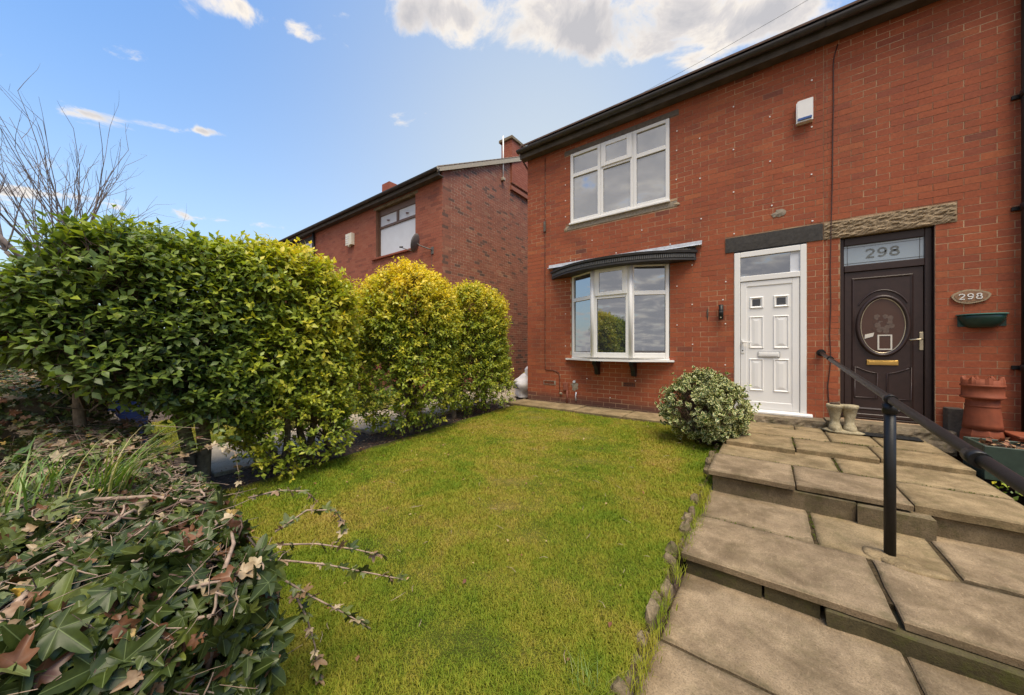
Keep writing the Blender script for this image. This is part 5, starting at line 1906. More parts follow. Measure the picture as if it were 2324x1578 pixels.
for i in range(m_):
    for k in range(n_):
        f_.append((i * n_ + k, i * n_ + (k + 1) % n_, (i + 1) * n_ + (k + 1) % n_, (i + 1) * n_ + k))
off = len(v_)
v2 = [p - axd * 0.008 for p in v_]
MB().add(v_ + v2, f_ + [tuple(off + q for q in f[::-1]) for f in f_] + [(m_ * n_ + k, m_ * n_ + (k + 1) % n_, off + m_ * n_ + (k + 1) % n_, off + m_ * n_ + k) for k in range(n_)], True).build('dish', 'dish', ds)
MB().tube([dc - axd * 0.04, dc - axd * 0.12 - Vector((0, 0, .04)), (-7.50, -0.10, 3.86), (-7.44, -0.02, 3.84)], 0.016, 8).build('mount_arm', 'dish', ds)
MB().cbox(-7.49, -7.39, -0.02, -0.001, 3.72, 3.92, 0.003).build('wall_plate', 'dish', ds)
tip = dc + axd * 0.40 - wa * 0.22
MB().tube([dc - wa * 0.24, tip], 0.010, 6).build('feed_arm', 'dish', ds)
MB().tube([tip - axd * 0.06 + wa * .03, tip + axd * 0.03], 0.022, 8).build('receiver', 'gutter', ds)
MB().tube([(-7.46, -0.012, 3.75), (-7.46, -0.012, 0.2)], 0.007, 6).build('cable', 'cable', ds)
MB().tube([(-1.95, -0.26, 5.47), (-0.8, -0.33, 5.545), (0.3, -0.42, 5.64), (2.0, -0.62, 5.80), (6.0, -1.2, 6.3)], 0.0024, 5).build('overhead_wire', 'dish', None, 'thin black wire crossing the sky above the gutter', 'wire')

# ================================================================== hedges
def rbox_sdf(p, c, h, r):
    q = np.abs(p - c) - (h - r)
    return np.linalg.norm(np.maximum(q, 0), axis=1) + np.minimum(q.max(axis=1), 0) - r


def make_hedge(name, label, group, c, h, r, n_shoots, leaf, seed, tintf, trunks, bottom_open=0.8, nz=0.10, n_parts=300, cut=None):
    c, h = np.array(c), np.array(h)
    root = thing(name, (c[0], c[1], float(gz(c[0], c[1]))), label, 'hedge', group)
    r_ = np.random.default_rng(seed)

    def sdf(p):
        q = rbox_sdf(p, c, h, r)
        if cut is not None:
            q = np.maximum(q, cut(p))
        return q + nz * fbm(p, 1.7, seed)
    m_ = n_shoots * 14
    p = r_.uniform(-1, 1, (m_, 3)) * (h + 0.15) + c
    s_ = sdf(p)
    e = 0.02
    prob = np.exp(-np.clip(-s_, 0, 9) / 0.09)
    zrel = (p[:, 2] - (c[2] - h[2])) / bottom_open
    low = np.clip(zrel, 0, 1)
    clump = np.clip(0.5 + 0.9 * fbm(p, 2.6, seed + 5), 0, 1)
    prob = prob * np.where(low < 1, (0.10 + 0.9 * low) * (0.25 + 0.75 * clump), 0.55 + 0.45 * clump)
    ok = (s_ < 0.0) & (r_.random(m_) < prob)
    p = p[ok][:n_shoots]
    g_ = np.stack([sdf(p + np.eye(3)[k] * e) - sdf(p - np.eye(3)[k] * e) for k in range(3)], 1)
    g_ = norm(g_)
    n = len(p)
    d = norm(g_ * 0.8 + np.array([0, 0, 0.55]) + r_.normal(0, 0.45, (n, 3)))
    L = r_.uniform(0.06, 0.15, n) * (leaf / 0.05) ** 0.7
    inner = np.clip(-sdf(p) / 0.25, 0, 1)
    # leaves in pairs along each shoot
    K = 4
    t = np.linspace(0.15, 1.0, K)
    P, AX, NR, SZ, TI = [], [], [], [], []
    perp = norm(np.cross(d, r_.normal(size=(n, 3))))
    perp2 = np.cross(d, perp)
    tb = tintf(p, g_, r_) 
    for j in range(K):
        side = perp if j % 2 == 0 else perp2
        for sgn in (1, -1):
            base = p + d * (L * t[j])[:, None]
            ax = norm(d * 0.65 + side * sgn * 0.9 + r_.normal(0, 0.22, (n, 3)))
            nr = norm(d * 0.6 + np.array([0, 0, 0.75]) - side * sgn * 0.25 + r_.normal(0, 0.25, (n, 3)))
            P.append(base)
            AX.append(ax)
            NR.append(nr)
            SZ.append(leaf * r_.uniform(0.65, 1.25, n) * (1.08 - 0.3 * t[j]))
            TI.append(np.clip(tb + (t[j] - 0.5) * 0.16 + r_.normal(0, 0.07, n), 0, 1))
    P, AX, NR = np.concatenate(P), np.concatenate(AX), np.concatenate(NR)
    SZ, TI = np.concatenate(SZ), np.concatenate(TI)
    scatter(root, 'foliage', P, AX, NR, SZ, TI, LT_PRIVET, 'privet', n_parts)
    twigs_mesh(root, 'twigs', p - d * 0.10, p + d * L[:, None], np.full(n, 0.0018) * (leaf / 0.05), 'stem_dark')
    # inner branches that fill the hedge
    nb_ = n // 26
    q1 = r_.uniform(-1, 1, (nb_, 3)) * (h - 0.18) + c
    q1[:, 2] = c[2] + r_.uniform(-0.6, 0.85, nb_) * h[2]
    tr = np.array([t_[0] for t_ in trunks])
    near = np.argmin(np.abs(q1[:, 1:2] - tr[None, :, 1]) + 0.3 * r_.random((nb_, len(tr))), axis=1)
    q0 = tr[near].copy()
    q0[:, 2] = np.minimum(q1[:, 2] - 0.25, c[2] - h[2] * 0.2 + r_.uniform(-0.25, .3, nb_) * h[2])
    q0[:, :2] += r_.normal(0, 0.06, (nb_, 2))
    qm = (q0 + q1) / 2 + r_.normal(0, 0.07, (nb_, 3))
    twigs_mesh(root, 'branches', q0, qm, r_.uniform(0.004, 0.011, nb_), 'bark', q1)
    for (b, tops, rad) in trunks:
        for tp in tops:
            b_ = np.array(b)
            mid = b_ * 0.45 + np.array(tp) * 0.55 + r_.normal(0, 0.03, 3)
            q3 = b_ * 0.75 + np.array(tp) * 0.25 + r_.normal(0, 0.02, 3)
            MB().tube([b_ - np.array([0, 0, .12]), b_ + np.array([0, 0, .02]), q3, mid, np.array(tp)], [rad * 1.35, rad * 1.1, rad * .9, rad * .75, rad * .45], 8).build('trunk', 'bark', root)
    return root


HG = 'privet hedge along the lawn'


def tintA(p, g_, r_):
    # golden growth, old leaves; lit top and end, shaded flank painted into tint
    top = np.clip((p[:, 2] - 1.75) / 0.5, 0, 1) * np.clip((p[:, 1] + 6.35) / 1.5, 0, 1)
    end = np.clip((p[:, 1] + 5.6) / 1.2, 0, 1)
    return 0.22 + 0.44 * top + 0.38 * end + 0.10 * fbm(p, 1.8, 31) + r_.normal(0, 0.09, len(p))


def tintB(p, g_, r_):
    top = np.clip((p[:, 2] - 1.15) / 1.0, 0, 1)  # golden growth on top, with the light from above painted into the tint
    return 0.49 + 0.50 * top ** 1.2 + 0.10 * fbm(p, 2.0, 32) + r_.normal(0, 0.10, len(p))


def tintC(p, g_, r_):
    top = np.clip((p[:, 2] - 1.2) / 1.0, 0, 1)  # yellower upward: young growth plus a lit top put into the leaf colour
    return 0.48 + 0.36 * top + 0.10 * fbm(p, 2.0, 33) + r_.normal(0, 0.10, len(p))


gA = lambda y: float(gz(0, y)) - 0.03
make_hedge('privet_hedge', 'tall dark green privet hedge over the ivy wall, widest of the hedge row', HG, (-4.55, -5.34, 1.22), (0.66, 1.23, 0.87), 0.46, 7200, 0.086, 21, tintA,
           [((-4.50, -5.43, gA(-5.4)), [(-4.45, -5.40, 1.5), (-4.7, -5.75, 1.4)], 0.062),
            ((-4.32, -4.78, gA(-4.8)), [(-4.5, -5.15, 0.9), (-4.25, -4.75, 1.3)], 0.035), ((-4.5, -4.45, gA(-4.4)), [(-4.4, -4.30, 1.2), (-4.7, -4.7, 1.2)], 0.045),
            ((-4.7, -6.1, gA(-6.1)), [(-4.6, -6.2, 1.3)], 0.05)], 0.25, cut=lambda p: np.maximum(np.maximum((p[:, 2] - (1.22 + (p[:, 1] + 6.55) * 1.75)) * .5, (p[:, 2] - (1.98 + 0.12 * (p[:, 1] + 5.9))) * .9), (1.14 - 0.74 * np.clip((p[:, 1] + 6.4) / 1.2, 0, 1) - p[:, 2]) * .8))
# low side growth at its far end
make_hedge('privet_bush', 'loose yellow-green privet growth at the foot of the tall hedge', HG, (-4.32, -4.62, 0.44), (0.52, 0.48, 0.64), 0.35, 1500, 0.068, 51, lambda p, g_, r_: 0.52 + 0.15 * fbm(p, 2, 3) + r_.normal(0, .1, len(p)),
           [((-4.4, -4.2, gA(-4.2)), [(-4.3, -4.1, 0.7), (-4.5, -4.5, 0.6)], 0.03)], 0.5, n_parts=150)
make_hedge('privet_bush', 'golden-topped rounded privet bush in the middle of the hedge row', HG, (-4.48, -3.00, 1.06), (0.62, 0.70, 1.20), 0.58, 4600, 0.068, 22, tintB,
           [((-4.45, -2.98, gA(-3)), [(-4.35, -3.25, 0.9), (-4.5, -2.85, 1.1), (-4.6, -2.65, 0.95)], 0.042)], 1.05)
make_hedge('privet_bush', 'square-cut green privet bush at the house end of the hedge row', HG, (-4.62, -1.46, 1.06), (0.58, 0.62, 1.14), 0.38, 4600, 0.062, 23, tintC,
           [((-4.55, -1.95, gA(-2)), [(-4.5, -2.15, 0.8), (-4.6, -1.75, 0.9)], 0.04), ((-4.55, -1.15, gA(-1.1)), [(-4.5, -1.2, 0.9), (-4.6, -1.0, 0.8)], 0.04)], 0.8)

# leaf litter and pebbles under the hedge
n = 2600
p = np.stack([rng.uniform(-5.1, -3.85, n), rng.uniform(-6.2, -0.7, n), np.zeros(n)], 1)
p[:, 2] = gz(p[:, 0], p[:, 1]) - 0.03 + rng.uniform(0, 0.02, n)
lit = thing('fallen_leaves', (-4.5, -3.5, -0.2), None, None, kind='stuff')
COL.objects.unlink(lit)
tv, tf, ta = LT_PRIVET
axs = norm(np.stack([rng.normal(size=n), rng.normal(size=n), rng.normal(0, .2, n)], 1))
nrs = norm(np.stack([rng.normal(0, .3, n), rng.normal(0, .3, n), np.ones(n)], 1))


def leaf_litter(name, pos, axs, nrs, size, tint, label, tmpl=LT_PRIVET, mat='dead_leaf'):
    tv, tf, ta = tmpl
    side = norm(np.cross(axs, nrs))
    up = np.cross(side, axs)
    n = len(pos)
    V = pos[:, None] + size[:, None, None] * (tv[None, :, 0:1] * side[:, None] + tv[None, :, 1:2] * axs[:, None] + tv[None, :, 2:3] * up[:, None])
    F = (tf[None] + (np.arange(n) * len(tv))[:, None, None]).reshape(-1, tf.shape[1])
    me = np_mesh(name, V.reshape(-1, 3), F, mat, {'tint': np.repeat(tint, len(tv)), 'vein': np.tile(ta, n)})
    o = link(bpy.data.objects.new(name, me), None, (0, 0, 0), kind='stuff')
    o['label'] = label
    return o


bpy.data.objects.remove(lit)
leaf_litter('fallen_leaves', p, axs, nrs, rng.uniform(0.02, 0.045, n), rng.random(n), 'dry brown leaves on the soil under the hedge')
n = 150
p = np.stack([rng.uniform(-3.8, -0.6, n), rng.uniform(-5.6, -0.9, n), np.zeros(n)], 1)
p[:, 2] = gz(p[:, 0], p[:, 1]) + 0.016
leaf_litter('fallen_leaves', p, norm(np.stack([rng.normal(size=n), rng.normal(size=n), rng.normal(0, .15, n)], 1)), norm(np.stack([rng.normal(0, .3, n), rng.normal(0, .3, n), np.ones(n)], 1)),
            rng.uniform(0.015, 0.04, n), rng.random(n), 'few brown fallen leaves on the lawn')
st = MB()
for k in range(46):
    x, y = rnd.uniform(-3.2, -0.6), rnd.uniform(-5.6, -1.6)
    a, L = rnd.uniform(0, 6.28), rnd.uniform(0.03, 0.10)
    z = float(gz(x, y)) + 0.022
    st.tube([(x, y, z), (x + math.cos(a) * L * .5, y + math.sin(a) * L * .5, z + 0.006), (x + math.cos(a + .2) * L, y + math.sin(a + .2) * L, z)], 0.0016, 4)
o = st.build('dry_straw', 'wood_edge', None, kind='stuff')
o['label'] = 'bits of pale straw lying on the lawn'

# ================================================================== variegated bush by the door
vb_ = thing('variegated_bush', (-0.60, -1.36, -0.08), 'round bush with cream-edged leaves beside the path in front of the white door', 'bush')
r_ = np.random.default_rng(77)
c, h = np.array([-0.60, -1.36, 0.35]), np.array([0.44, 0.42, 0.395])


def vb_sdf(p):
    return (np.linalg.norm((p - c) / h, axis=1) - 1) * 0.42 + 0.085 * fbm(p, 3.2, 61) + 0.16 * np.clip((0.06 - p[:, 2]) / 0.2, 0, 1)


m_ = 60000
p = r_.uniform(-1.15, 1.15, (m_, 3)) * h + c
s_ = vb_sdf(p)
gap = np.clip(0.4 + 1.1 * fbm(p, 5.0, 62), 0.06, 1)
ok = (s_ < 0) & (r_.random(m_) < np.exp(s_ / 0.05) * gap)
p = p[ok][:1500]
n = len(p)
e = 0.01
g_ = norm(np.stack([vb_sdf(p + np.eye(3)[k] * e) - vb_sdf(p - np.eye(3)[k] * e) for k in range(3)], 1))
d = norm(g_ + np.array([0, 0, .35]) + r_.normal(0, .5, (n, 3)))
P, AX, NR, SZ, TI = [], [], [], [], []
perp = norm(np.cross(d, r_.normal(size=(n, 3))))
perp2 = np.cross(d, perp)
for j, tt_ in enumerate((0.1, 0.4, 0.7, 1.0)):
    for sgn in (1, -1):
        sd_ = perp if j % 2 else perp2
        P.append(p + d * (0.055 + 0.09 * (np.arange(n) % 9 == 0))[:, None] * tt_)
        AX.append(norm(d * 0.7 + sd_ * sgn + r_.normal(0, .25, (n, 3))))
        NR.append(norm(d + np.array([0, 0, .5]) + r_.normal(0, .3, (n, 3))))
        SZ.append(r_.uniform(0.034, 0.058, n))
        TI.append(np.clip(0.45 + 0.3 * fbm(p, 3, 5) + r_.normal(0, .2, n), 0, 1))
wide = (LT_PRIVET[0] * np.array([1.35, 1, 1]), LT_PRIVET[1], LT_PRIVET[2])
scatter(vb_, 'foliage', np.concatenate(P), np.concatenate(AX), np.concatenate(NR), np.concatenate(SZ), np.concatenate(TI), wide, 'variegated', 300)
twigs_mesh(vb_, 'twigs', c + np.array([0, 0, -.40]) + (p - c) * 0.15, p + d * 0.07, np.full(n, 0.0022), 'stem_dark', None)
for k in range(5):
    a = k * 1.256
    MB().tube([(-0.60 + .06 * math.cos(a), -1.36 + .06 * math.sin(a), -0.14), (-0.60 + .14 * math.cos(a), -1.36 + .14 * math.sin(a), 0.05), (-0.60 + .25 * math.cos(a), -1.36 + .25 * math.sin(a), 0.32)], [.014, .011, .006], 7).build('stem', 'bark', vb_)

# ================================================================== garden wall with ivy
gw = thing('garden_wall', (-3.2, -6.1, -0.3), 'low dark stone garden wall with a pale coping, half buried in ivy', 'wall')
r2 = random.Random(5)
z = -0.34
cw = 0
while z < 0.24:
    hh_ = r2.uniform(0.13, 0.17)
    x = -6.6
    while x < -1.62:
        L = r2.uniform(0.28, 0.55)
        xe = min(x + L, -1.60)
        rough_block(gw, 'stone', x + 0.006, xe - 0.006, -6.36 + r2.uniform(-.01, .01), -5.90, z + 0.005, z + hh_ - 0.005, 'wall_stone', 0.012, 0.06, 8)
        x = xe
    z += hh_
MB().box(-6.6, -1.63, -6.33, -5.93, -0.34, z - 0.02).build('wall_core', 'soil', gw)
x = -6.6
while x < -3.7:
    xe = min(x + r2.uniform(0.7, 0.95), -3.6)
    slab(gw, x + 0.005, xe - 0.005, -6.40, -5.86, z + 0.075, 0.07, 'coping', 'coping_stone', 0.004, 0.008)
    x = xe
nw_ = thing('garden_wall', (-7.5, -5.75, -0.3), 'higher dark stone wall of the neighbouring garden behind the tall hedge', 'wall')
z = -0.3
while z < 0.62:
    hh_ = r2.uniform(0.14, 0.18)
    x = -9.6
    while x < -5.25:
        xe = min(x + r2.uniform(0.3, 0.6), -5.22 + r2.uniform(-.02, .02))
        rough_block(nw_, 'stone', x + 0.006, xe - 0.006, -6.75 + r2.uniform(-.01, .01), -5.98, z + 0.005, z + hh_ - 0.005, 'wall_stone', 0.014, 0.07, 8)
        x = xe
    z += hh_

ivy = thing('ivy', (-2.4, -6.1, -0.3), 'dense trailing ivy with bare woody stems smothering the near end of the garden wall', 'ivy')
r_ = np.random.default_rng(91)
ci, hi = np.array([-2.62, -6.19, 0.04]), np.array([1.22, 0.33, 0.39])


def ivy_sdf(p):
    return rbox_sdf(p, ci, hi, 0.12) + 0.085 * fbm(p, 2.6, 71) + 0.055 * fbm(p, 6, 72)


m_ = 420000
p = r_.uniform(-1.1, 1.1, (m_, 3)) * hi + ci
s_ = ivy_sdf(p)
dens = np.clip(1.05 + (p[:, 0] + 2.1) * 0.55, 0.20, 1)
ok = (s_ < 0.01) & (s_ > -0.16) & (r_.random(m_) < np.exp(np.minimum(s_, 0) / 0.055) * dens)
p = p[ok][:9500]
n = len(p)
e = 0.01
g_ = norm(np.stack([ivy_sdf(p + np.eye(3)[k] * e) - ivy_sdf(p - np.eye(3)[k] * e) for k in range(3)], 1))
nr = norm(g_ * 0.8 + np.array([0.55, -.05, .35]) + r_.normal(0, .66, (n, 3)))
ax = norm(np.cross(nr, r_.normal(size=(n, 3))) + np.array([0, 0, -0.45]))
ax = norm(ax - nr * np.sum(ax * nr, 1)[:, None] * 0.8)
sz = r_.uniform(0.035, 0.085, n) * np.clip(1.0 + (p[:, 0] + 2.2) * 0.50, 0.6, 1.38) * np.clip(0.75 + 0.5 * fbm(p, 4, 8), .4, 1.3)
ti = np.clip(0.38 + 0.15 * fbm(p, 3, 73) + r_.normal(0, .17, n), 0, 0.79)
dead = r_.random(n) < np.where(s_[ok][:9500] < -0.05, 0.55, 0.20)
ti = np.where(dead, r_.uniform(0.84, 1.0, n), ti)
live = ~dead
LT_IVY2 = (LT_IVY[0] * np.array([1, 1, 1.0]) + np.stack([0 * LT_IVY[0][:, 0], 0 * LT_IVY[0][:, 0], -0.20 * LT_IVY[0][:, 0] ** 2 - 0.25 * np.maximum(LT_IVY[0][:, 1], 0) ** 2], 1), LT_IVY[1], LT_IVY[2])
LT_IVY3 = (LT_IVY[0] * np.array([0.8, 1.05, 1]) + np.stack([0 * LT_IVY[0][:, 0], 0 * LT_IVY[0][:, 0], 0.20 * np.abs(LT_IVY[0][:, 0]) - 0.2 * np.maximum(LT_IVY[0][:, 1], 0)], 1), LT_IVY[1], LT_IVY[2])
kind_ = r_.integers(0, 3, n)
for k, T_ in enumerate((LT_IVY, LT_IVY2, LT_IVY3)):
    q = live & (kind_ == k)
    scatter(ivy, 'foliage', p[q], ax[q], nr[q], sz[q], ti[q], T_, 'ivy', 80)
tq = (g_[:, 2] > 0.2) | (r_.random(n) < 0.25)
tp = p[tq][:1100] + g_[tq][:1100] * 0.01
td = norm(r_.normal(size=(len(tp), 3)) * np.array([1, 1, .35]) + g_[tq][:1100] * 0.25)
tl = r_.uniform(0.02, 0.075, len(tp))
twigs_mesh(ivy, 'dry_twigs', tp, tp + td * tl[:, None], r_.uniform(.001, .0028, len(tp)), 'stem_pale', tp + td * (tl * 1.7)[:, None] + r_.normal(0, .012, (len(tp), 3)))
scatter(ivy, 'dry_leaves', p[dead], ax[dead], nr[dead], np.minimum(sz[dead] * 0.85, 0.062), ti[dead], LT_DRY, 'ivy', 60, part='dry_leaf')
# woody stems wandering over the mass
for k in range(460):
    q = p[r_.integers(0, n)].copy()
    if q[2] < 0.1 and r_.random() < 0.4:
        continue
    dr = norm(r_.normal(size=3) * np.array([1, .6, .25]))
    pts_ = []
    L = r_.uniform(0.03, 0.06)
    for j in range(int(r_.integers(5, 12))):
        pts_.append(q.copy())
        dr = norm(dr + r_.normal(0, .38, 3))
        q = q + dr * L
        s0 = ivy_sdf(q[None])[0]
        gq = norm(np.array([ivy_sdf((q + np.eye(3)[a] * e)[None])[0] - ivy_sdf((q - np.eye(3)[a] * e)[None])[0] for a in range(3)]))
        q = q - gq * (s0 + 0.005) * 0.8
    rr = r_.uniform(0.002, 0.0075)
    MB().tube(pts_, [rr * (1 - 0.6 * j / len(pts_)) for j in range(len(pts_))], 6).build('stem', 'stem_pale' if k % 3 else 'stem_dark', ivy)
# thick old stems lying over the near end
for pts_ in ([(-1.50, -6.44, 0.36), (-1.62, -6.36, 0.44), (-1.80, -6.27, 0.46), (-2.0, -6.16, 0.455), (-2.2, -6.12, 0.43)],
             [(-1.46, -6.28, 0.22), (-1.42, -6.26, 0.32), (-1.47, -6.22, 0.42), (-1.60, -6.15, 0.455), (-1.72, -6.02, 0.44)],
             [(-1.40, -6.02, 0.12), (-1.385, -6.0, 0.26), (-1.42, -5.98, 0.38), (-1.50, -5.93, 0.43), (-1.66, -5.9, 0.43)],
             [(-2.3, -6.2, 0.47), (-2.15, -6.05, 0.47), (-1.95, -5.95, 0.46), (-1.78, -5.86, 0.40), (-1.70, -5.80, 0.28)],
             [(-1.39, -6.2, -0.05), (-1.37, -6.12, 0.02), (-1.38, -6.05, 0.10), (-1.375, -5.95, 0.09)]):
    MB().tube(pts_, [.0085, .008, .0075, .006, .004][:len(pts_)], 7).build('stem', 'stem_pale', ivy)
# sprigs reaching out over the lawn
SPR = [((-1.75, -5.72, 0.30), [(-1.72, -5.60, 0.36), (-1.66, -5.50, 0.34), (-1.64, -5.46, 0.25), (-1.68, -5.5, 0.14)]),
       ((-1.70, -5.74, 0.27), [(-1.58, -5.62, 0.26), (-1.45, -5.52, 0.235), (-1.33, -5.45, 0.215)]),
       ((-1.66, -5.74, 0.22), [(-1.50, -5.62, 0.20), (-1.34, -5.52, 0.175), (-1.20, -5.45, 0.165)]),
       ((-1.60, -5.74, 0.16), [(-1.50, -5.66, 0.08), (-1.40, -5.58, 0.01), (-1.32, -5.52, -0.05)]),
       ((-1.56, -5.72, 0.12), [(-1.53, -5.68, 0.0), (-1.50, -5.66, -0.12), (-1.50, -5.65, -0.27)]),
       ((-2.1, -5.72, 0.36), [(-2.05, -5.6, 0.37), (-1.98, -5.5, 0.35), (-1.95, -5.45, 0.28)]),
       ((-3.3, -5.72, 0.36), [(-3.2, -5.6, 0.42), (-3.1, -5.52, 0.36), (-3.08, -5.5, 0.2), (-3.08, -5.5, 0.05)])]
P, AX, NR, SZ, TI = [], [], [], [], []
for b, pts_ in SPR:
    allp = [np.array(b)] + [np.array(q) for q in pts_]
    MB().tube(allp, [0.0045 - 0.003 * j / len(allp) for j in range(len(allp))], 6).build('stem', 'stem_pale', ivy)
    for j in range(len(allp) - 1):
        for t in (0.15, 0.4, 0.65, 0.9):
            q = allp[j] * (1 - t) + allp[j + 1] * t
            for s_ in (1, -1):
                if r_.random() < 0.25:
                    continue
                dd = norm(allp[j + 1] - allp[j])
                sdv = norm(np.cross(dd, r_.normal(size=3)))
                P.append(q)
                AX.append(norm(sdv * s_ + dd * 0.4 + r_.normal(0, .2, 3)))
                NR.append(norm(np.array([0, 0, 1.0]) + r_.normal(0, .4, 3)))
                SZ.append(r_.uniform(0.022, 0.052))
                TI.append(r_.choice([0.3, 0.6, 0.78, 0.93, 0.97]))
scatter(ivy, 'sprig_leaves', np.array(P), np.array(AX), np.array(NR), np.array(SZ), np.array(TI), LT_IVY, 'ivy', 0)

iv2 = thing('ivy', (-7.0, -6.6, 0.6), 'small-leaved ivy and dead twigs along the top of the higher neighbouring wall', 'ivy')
n = 2600
p = np.stack([r_.uniform(-9.4, -5.15, n), r_.normal(-6.36, 0.20, n), 0.70 + np.abs(r_.normal(0, .06, n))], 1)
p[:, 2] += 0.05 * fbm(p, 2, 4)
nr = norm(np.array([0, 0, 1.0]) + r_.normal(0, .5, (n, 3)))
scatter(iv2, 'foliage', p, norm(r_.normal(size=(n, 3)) * np.array([1, 1, .3])), nr, r_.uniform(0.02, 0.05, n), np.where(r_.random(n) < .25, r_.uniform(.85, 1, n), np.clip(r_.normal(.4, .2, n), 0, .8)), LT_IVY, 'ivy', 0)
m_ = 700
pe = np.stack([-5.17 + np.abs(r_.normal(0, .03, m_)), r_.uniform(-6.75, -5.95, m_), r_.uniform(0.05, 0.78, m_)], 1)
pe = pe[fbm(pe, 2.5, 23) > -0.15]
m_ = len(pe)
scatter(iv2, 'foliage', pe, norm(r_.normal(size=(m_, 3)) * np.array([.3, 1, .6]) + np.array([0, 0, -.6])), norm(np.array([1.0, 0, .3]) + r_.normal(0, .4, (m_, 3))), r_.uniform(0.025, 0.06, m_), np.where(r_.random(m_) < .25, r_.uniform(.84, 1, m_), np.clip(r_.normal(.4, .2, m_), 0, .8)), LT_IVY, 'ivy', 60)
q0 = p[:260]
twigs_mesh(iv2, 'twigs', q0, q0 + r_.normal(size=(260, 3)) * np.array([.12, .12, .05]), np.full(260, .003), 'stem_pale')

iv3 = thing('ivy', (-4.2, -6.15, 0.33), 'thin trails of ivy and dry twigs over the pale coping below the tall hedge', 'ivy')
n = 1500
p = np.stack([r_.uniform(-5.1, -3.2, n), r_.normal(-6.10, 0.16, n), 0.36 + np.abs(r_.normal(0, .045, n))], 1)
okk = fbm(p, 2.2, 17) > -0.1
p = p[okk]
n = len(p)
scatter(iv3, 'foliage', p, norm(r_.normal(size=(n, 3)) * np.array([1, 1, .4])), norm(np.array([0, 0, 1.0]) + r_.normal(0, .5, (n, 3))), r_.uniform(0.02, 0.06, n), np.where(r_.random(n) < .3, r_.uniform(.84, 1, n), np.clip(r_.normal(.4, .2, n), 0, .8)), LT_IVY, 'ivy', 40)
q0 = p[:420]
twigs_mesh(iv3, 'twigs', q0, q0 + r_.normal(size=(len(q0), 3)) * np.array([.10, .10, .04]), np.full(len(q0), .0028), 'stem_pale')

# grass tufts rooted on the wall ----------------------------------------------
def tuft(name, label, c, n, L, spread, lean, seed, mat='tuft', w=0.0035, group=None):
    r = np.random.default_rng(seed)
    az = r.uniform(0, 6.283, n)
    ln = L * r.uniform(0.5, 1.1, n)
    b = np.array(c) + np.stack([r.normal(0, spread, n), r.normal(0, spread * .6, n), np.zeros(n)], 1)
    out = np.stack([np.cos(az), np.sin(az), 0 * az], 1) * r.uniform(.25, .8, n)[:, None] + np.array(lean)
    S = norm(np.cross(out, np.array([0, 0, 1.0]))) * w
    V, k = [], 5
    for j in range(k):
        t = j / (k - 1)
        q = b + out * (ln * t)[:, None] * (0.35 + 0.65 * t) + np.array([0, 0, 1.0]) * (ln * (t * 0.95 - 0.35 * t * t))[:, None]
        V += [q - S * (1 - t * .9), q + S * (1 - t * .9)]
    V = np.stack(V, 1).reshape(-1, 3)
    F = np.array([(2 * j, 2 * j + 1, 2 * j + 3, 2 * j + 2) for j in range(k - 1)])
    F = (F[None] + (np.arange(n) * 2 * k)[:, None, None]).reshape(-1, 4)
    me = np_mesh(name, V - np.array(c), F, mat, {'tint': np.repeat(np.clip(r.normal(.6, .25, n), 0, 1), 2 * k), 'vein': np.zeros(len(V))})
    o = bpy.data.objects.new(name, me)
    return link(o, None, c, label, 'grass', group=group)


tuft('grass_tuft', 'tall bright grass tuft leaning over the ivy towards the lawn', (-2.55, -6.16, 0.41), 60, 0.50, 0.07, (0.35, 0.45, 0), 4, w=0.0045)
tuft('grass_tuft', 'upright bright grass tuft at the left end of the ivy', (-2.75, -6.42, 0.40), 70, 0.40, 0.14, (0.0, 0.1, 0), 5, w=0.0045)
tuft('grass_tuft', 'small tuft of long grass against the edging stones at the bottom of the lawn', (-0.58, -5.02, -0.30), 60, 0.16, 0.05, (0, 0, 0), 6, w=0.002)
# one big torn leaf on the coping
big = (np.array([(math.sin(a) * .1 * (1 + .12 * math.sin(5 * a)), math.cos(a) * .12, .02 * math.cos(3 * a)) for a in np.linspace(0, 6.283, 15)[:-1]]))
MB().add([(-3.78 + x, -6.42 + y * .4, 0.47 + y * .55 + z_) for x, y, z_ in big], [tuple(range(14))]).build('dock_leaf', 'tuft', None, 'large round pale green leaf standing on the coping', 'leaf')

# weeds at the right of the path
wd = thing('weeds', (2.1, -2.2, -0.05), 'straggly green and dry weeds in the bed right of the path', 'plant')
n = 900
p = np.stack([r_.uniform(1.5, 2.6, n), r_.uniform(-3.4, -0.7, n), np.zeros(n)], 1)
p[:, 2] = -0.06 + np.abs(r_.normal(0, .09, n))
p = p[(p[:, 1] < -1.52) | (p[:, 0] > 2.4)]
n = len(p)
scatter(wd, 'foliage', p, norm(r_.normal(size=(n, 3)) + np.array([0, 0, .6])), norm(r_.normal(0, .5, (n, 3)) + np.array([0, 0, 1.0])), r_.uniform(.02, .06, n), np.clip(r_.normal(.45, .2, n), 0, 1), LT_PRIVET, 'privet', 60)
n = 260
p = np.stack([r_.uniform(1.56, 2.31, n), r_.uniform(-1.46, -1.14, n), 0.235 + np.abs(r_.normal(0, .03, n))], 1)
leaf_litter('dry_plants', p, norm(r_.normal(size=(n, 3)) * np.array([1, 1, .5])), norm(r_.normal(0, .5, (n, 3)) + np.array([0, 0, 1.0])), r_.uniform(.03, .07, n), r_.random(n), 'dead plant leaves in the green trough')
rb = MB().sheet([(1.72, -6.9, -0.27), (5.5, -6.9, -0.27), (5.5, 0.0, -0.03), (1.72, 0.0, -0.03)])
rb.build('planting_bed', 'soil', kind='structure')
ms = MB()
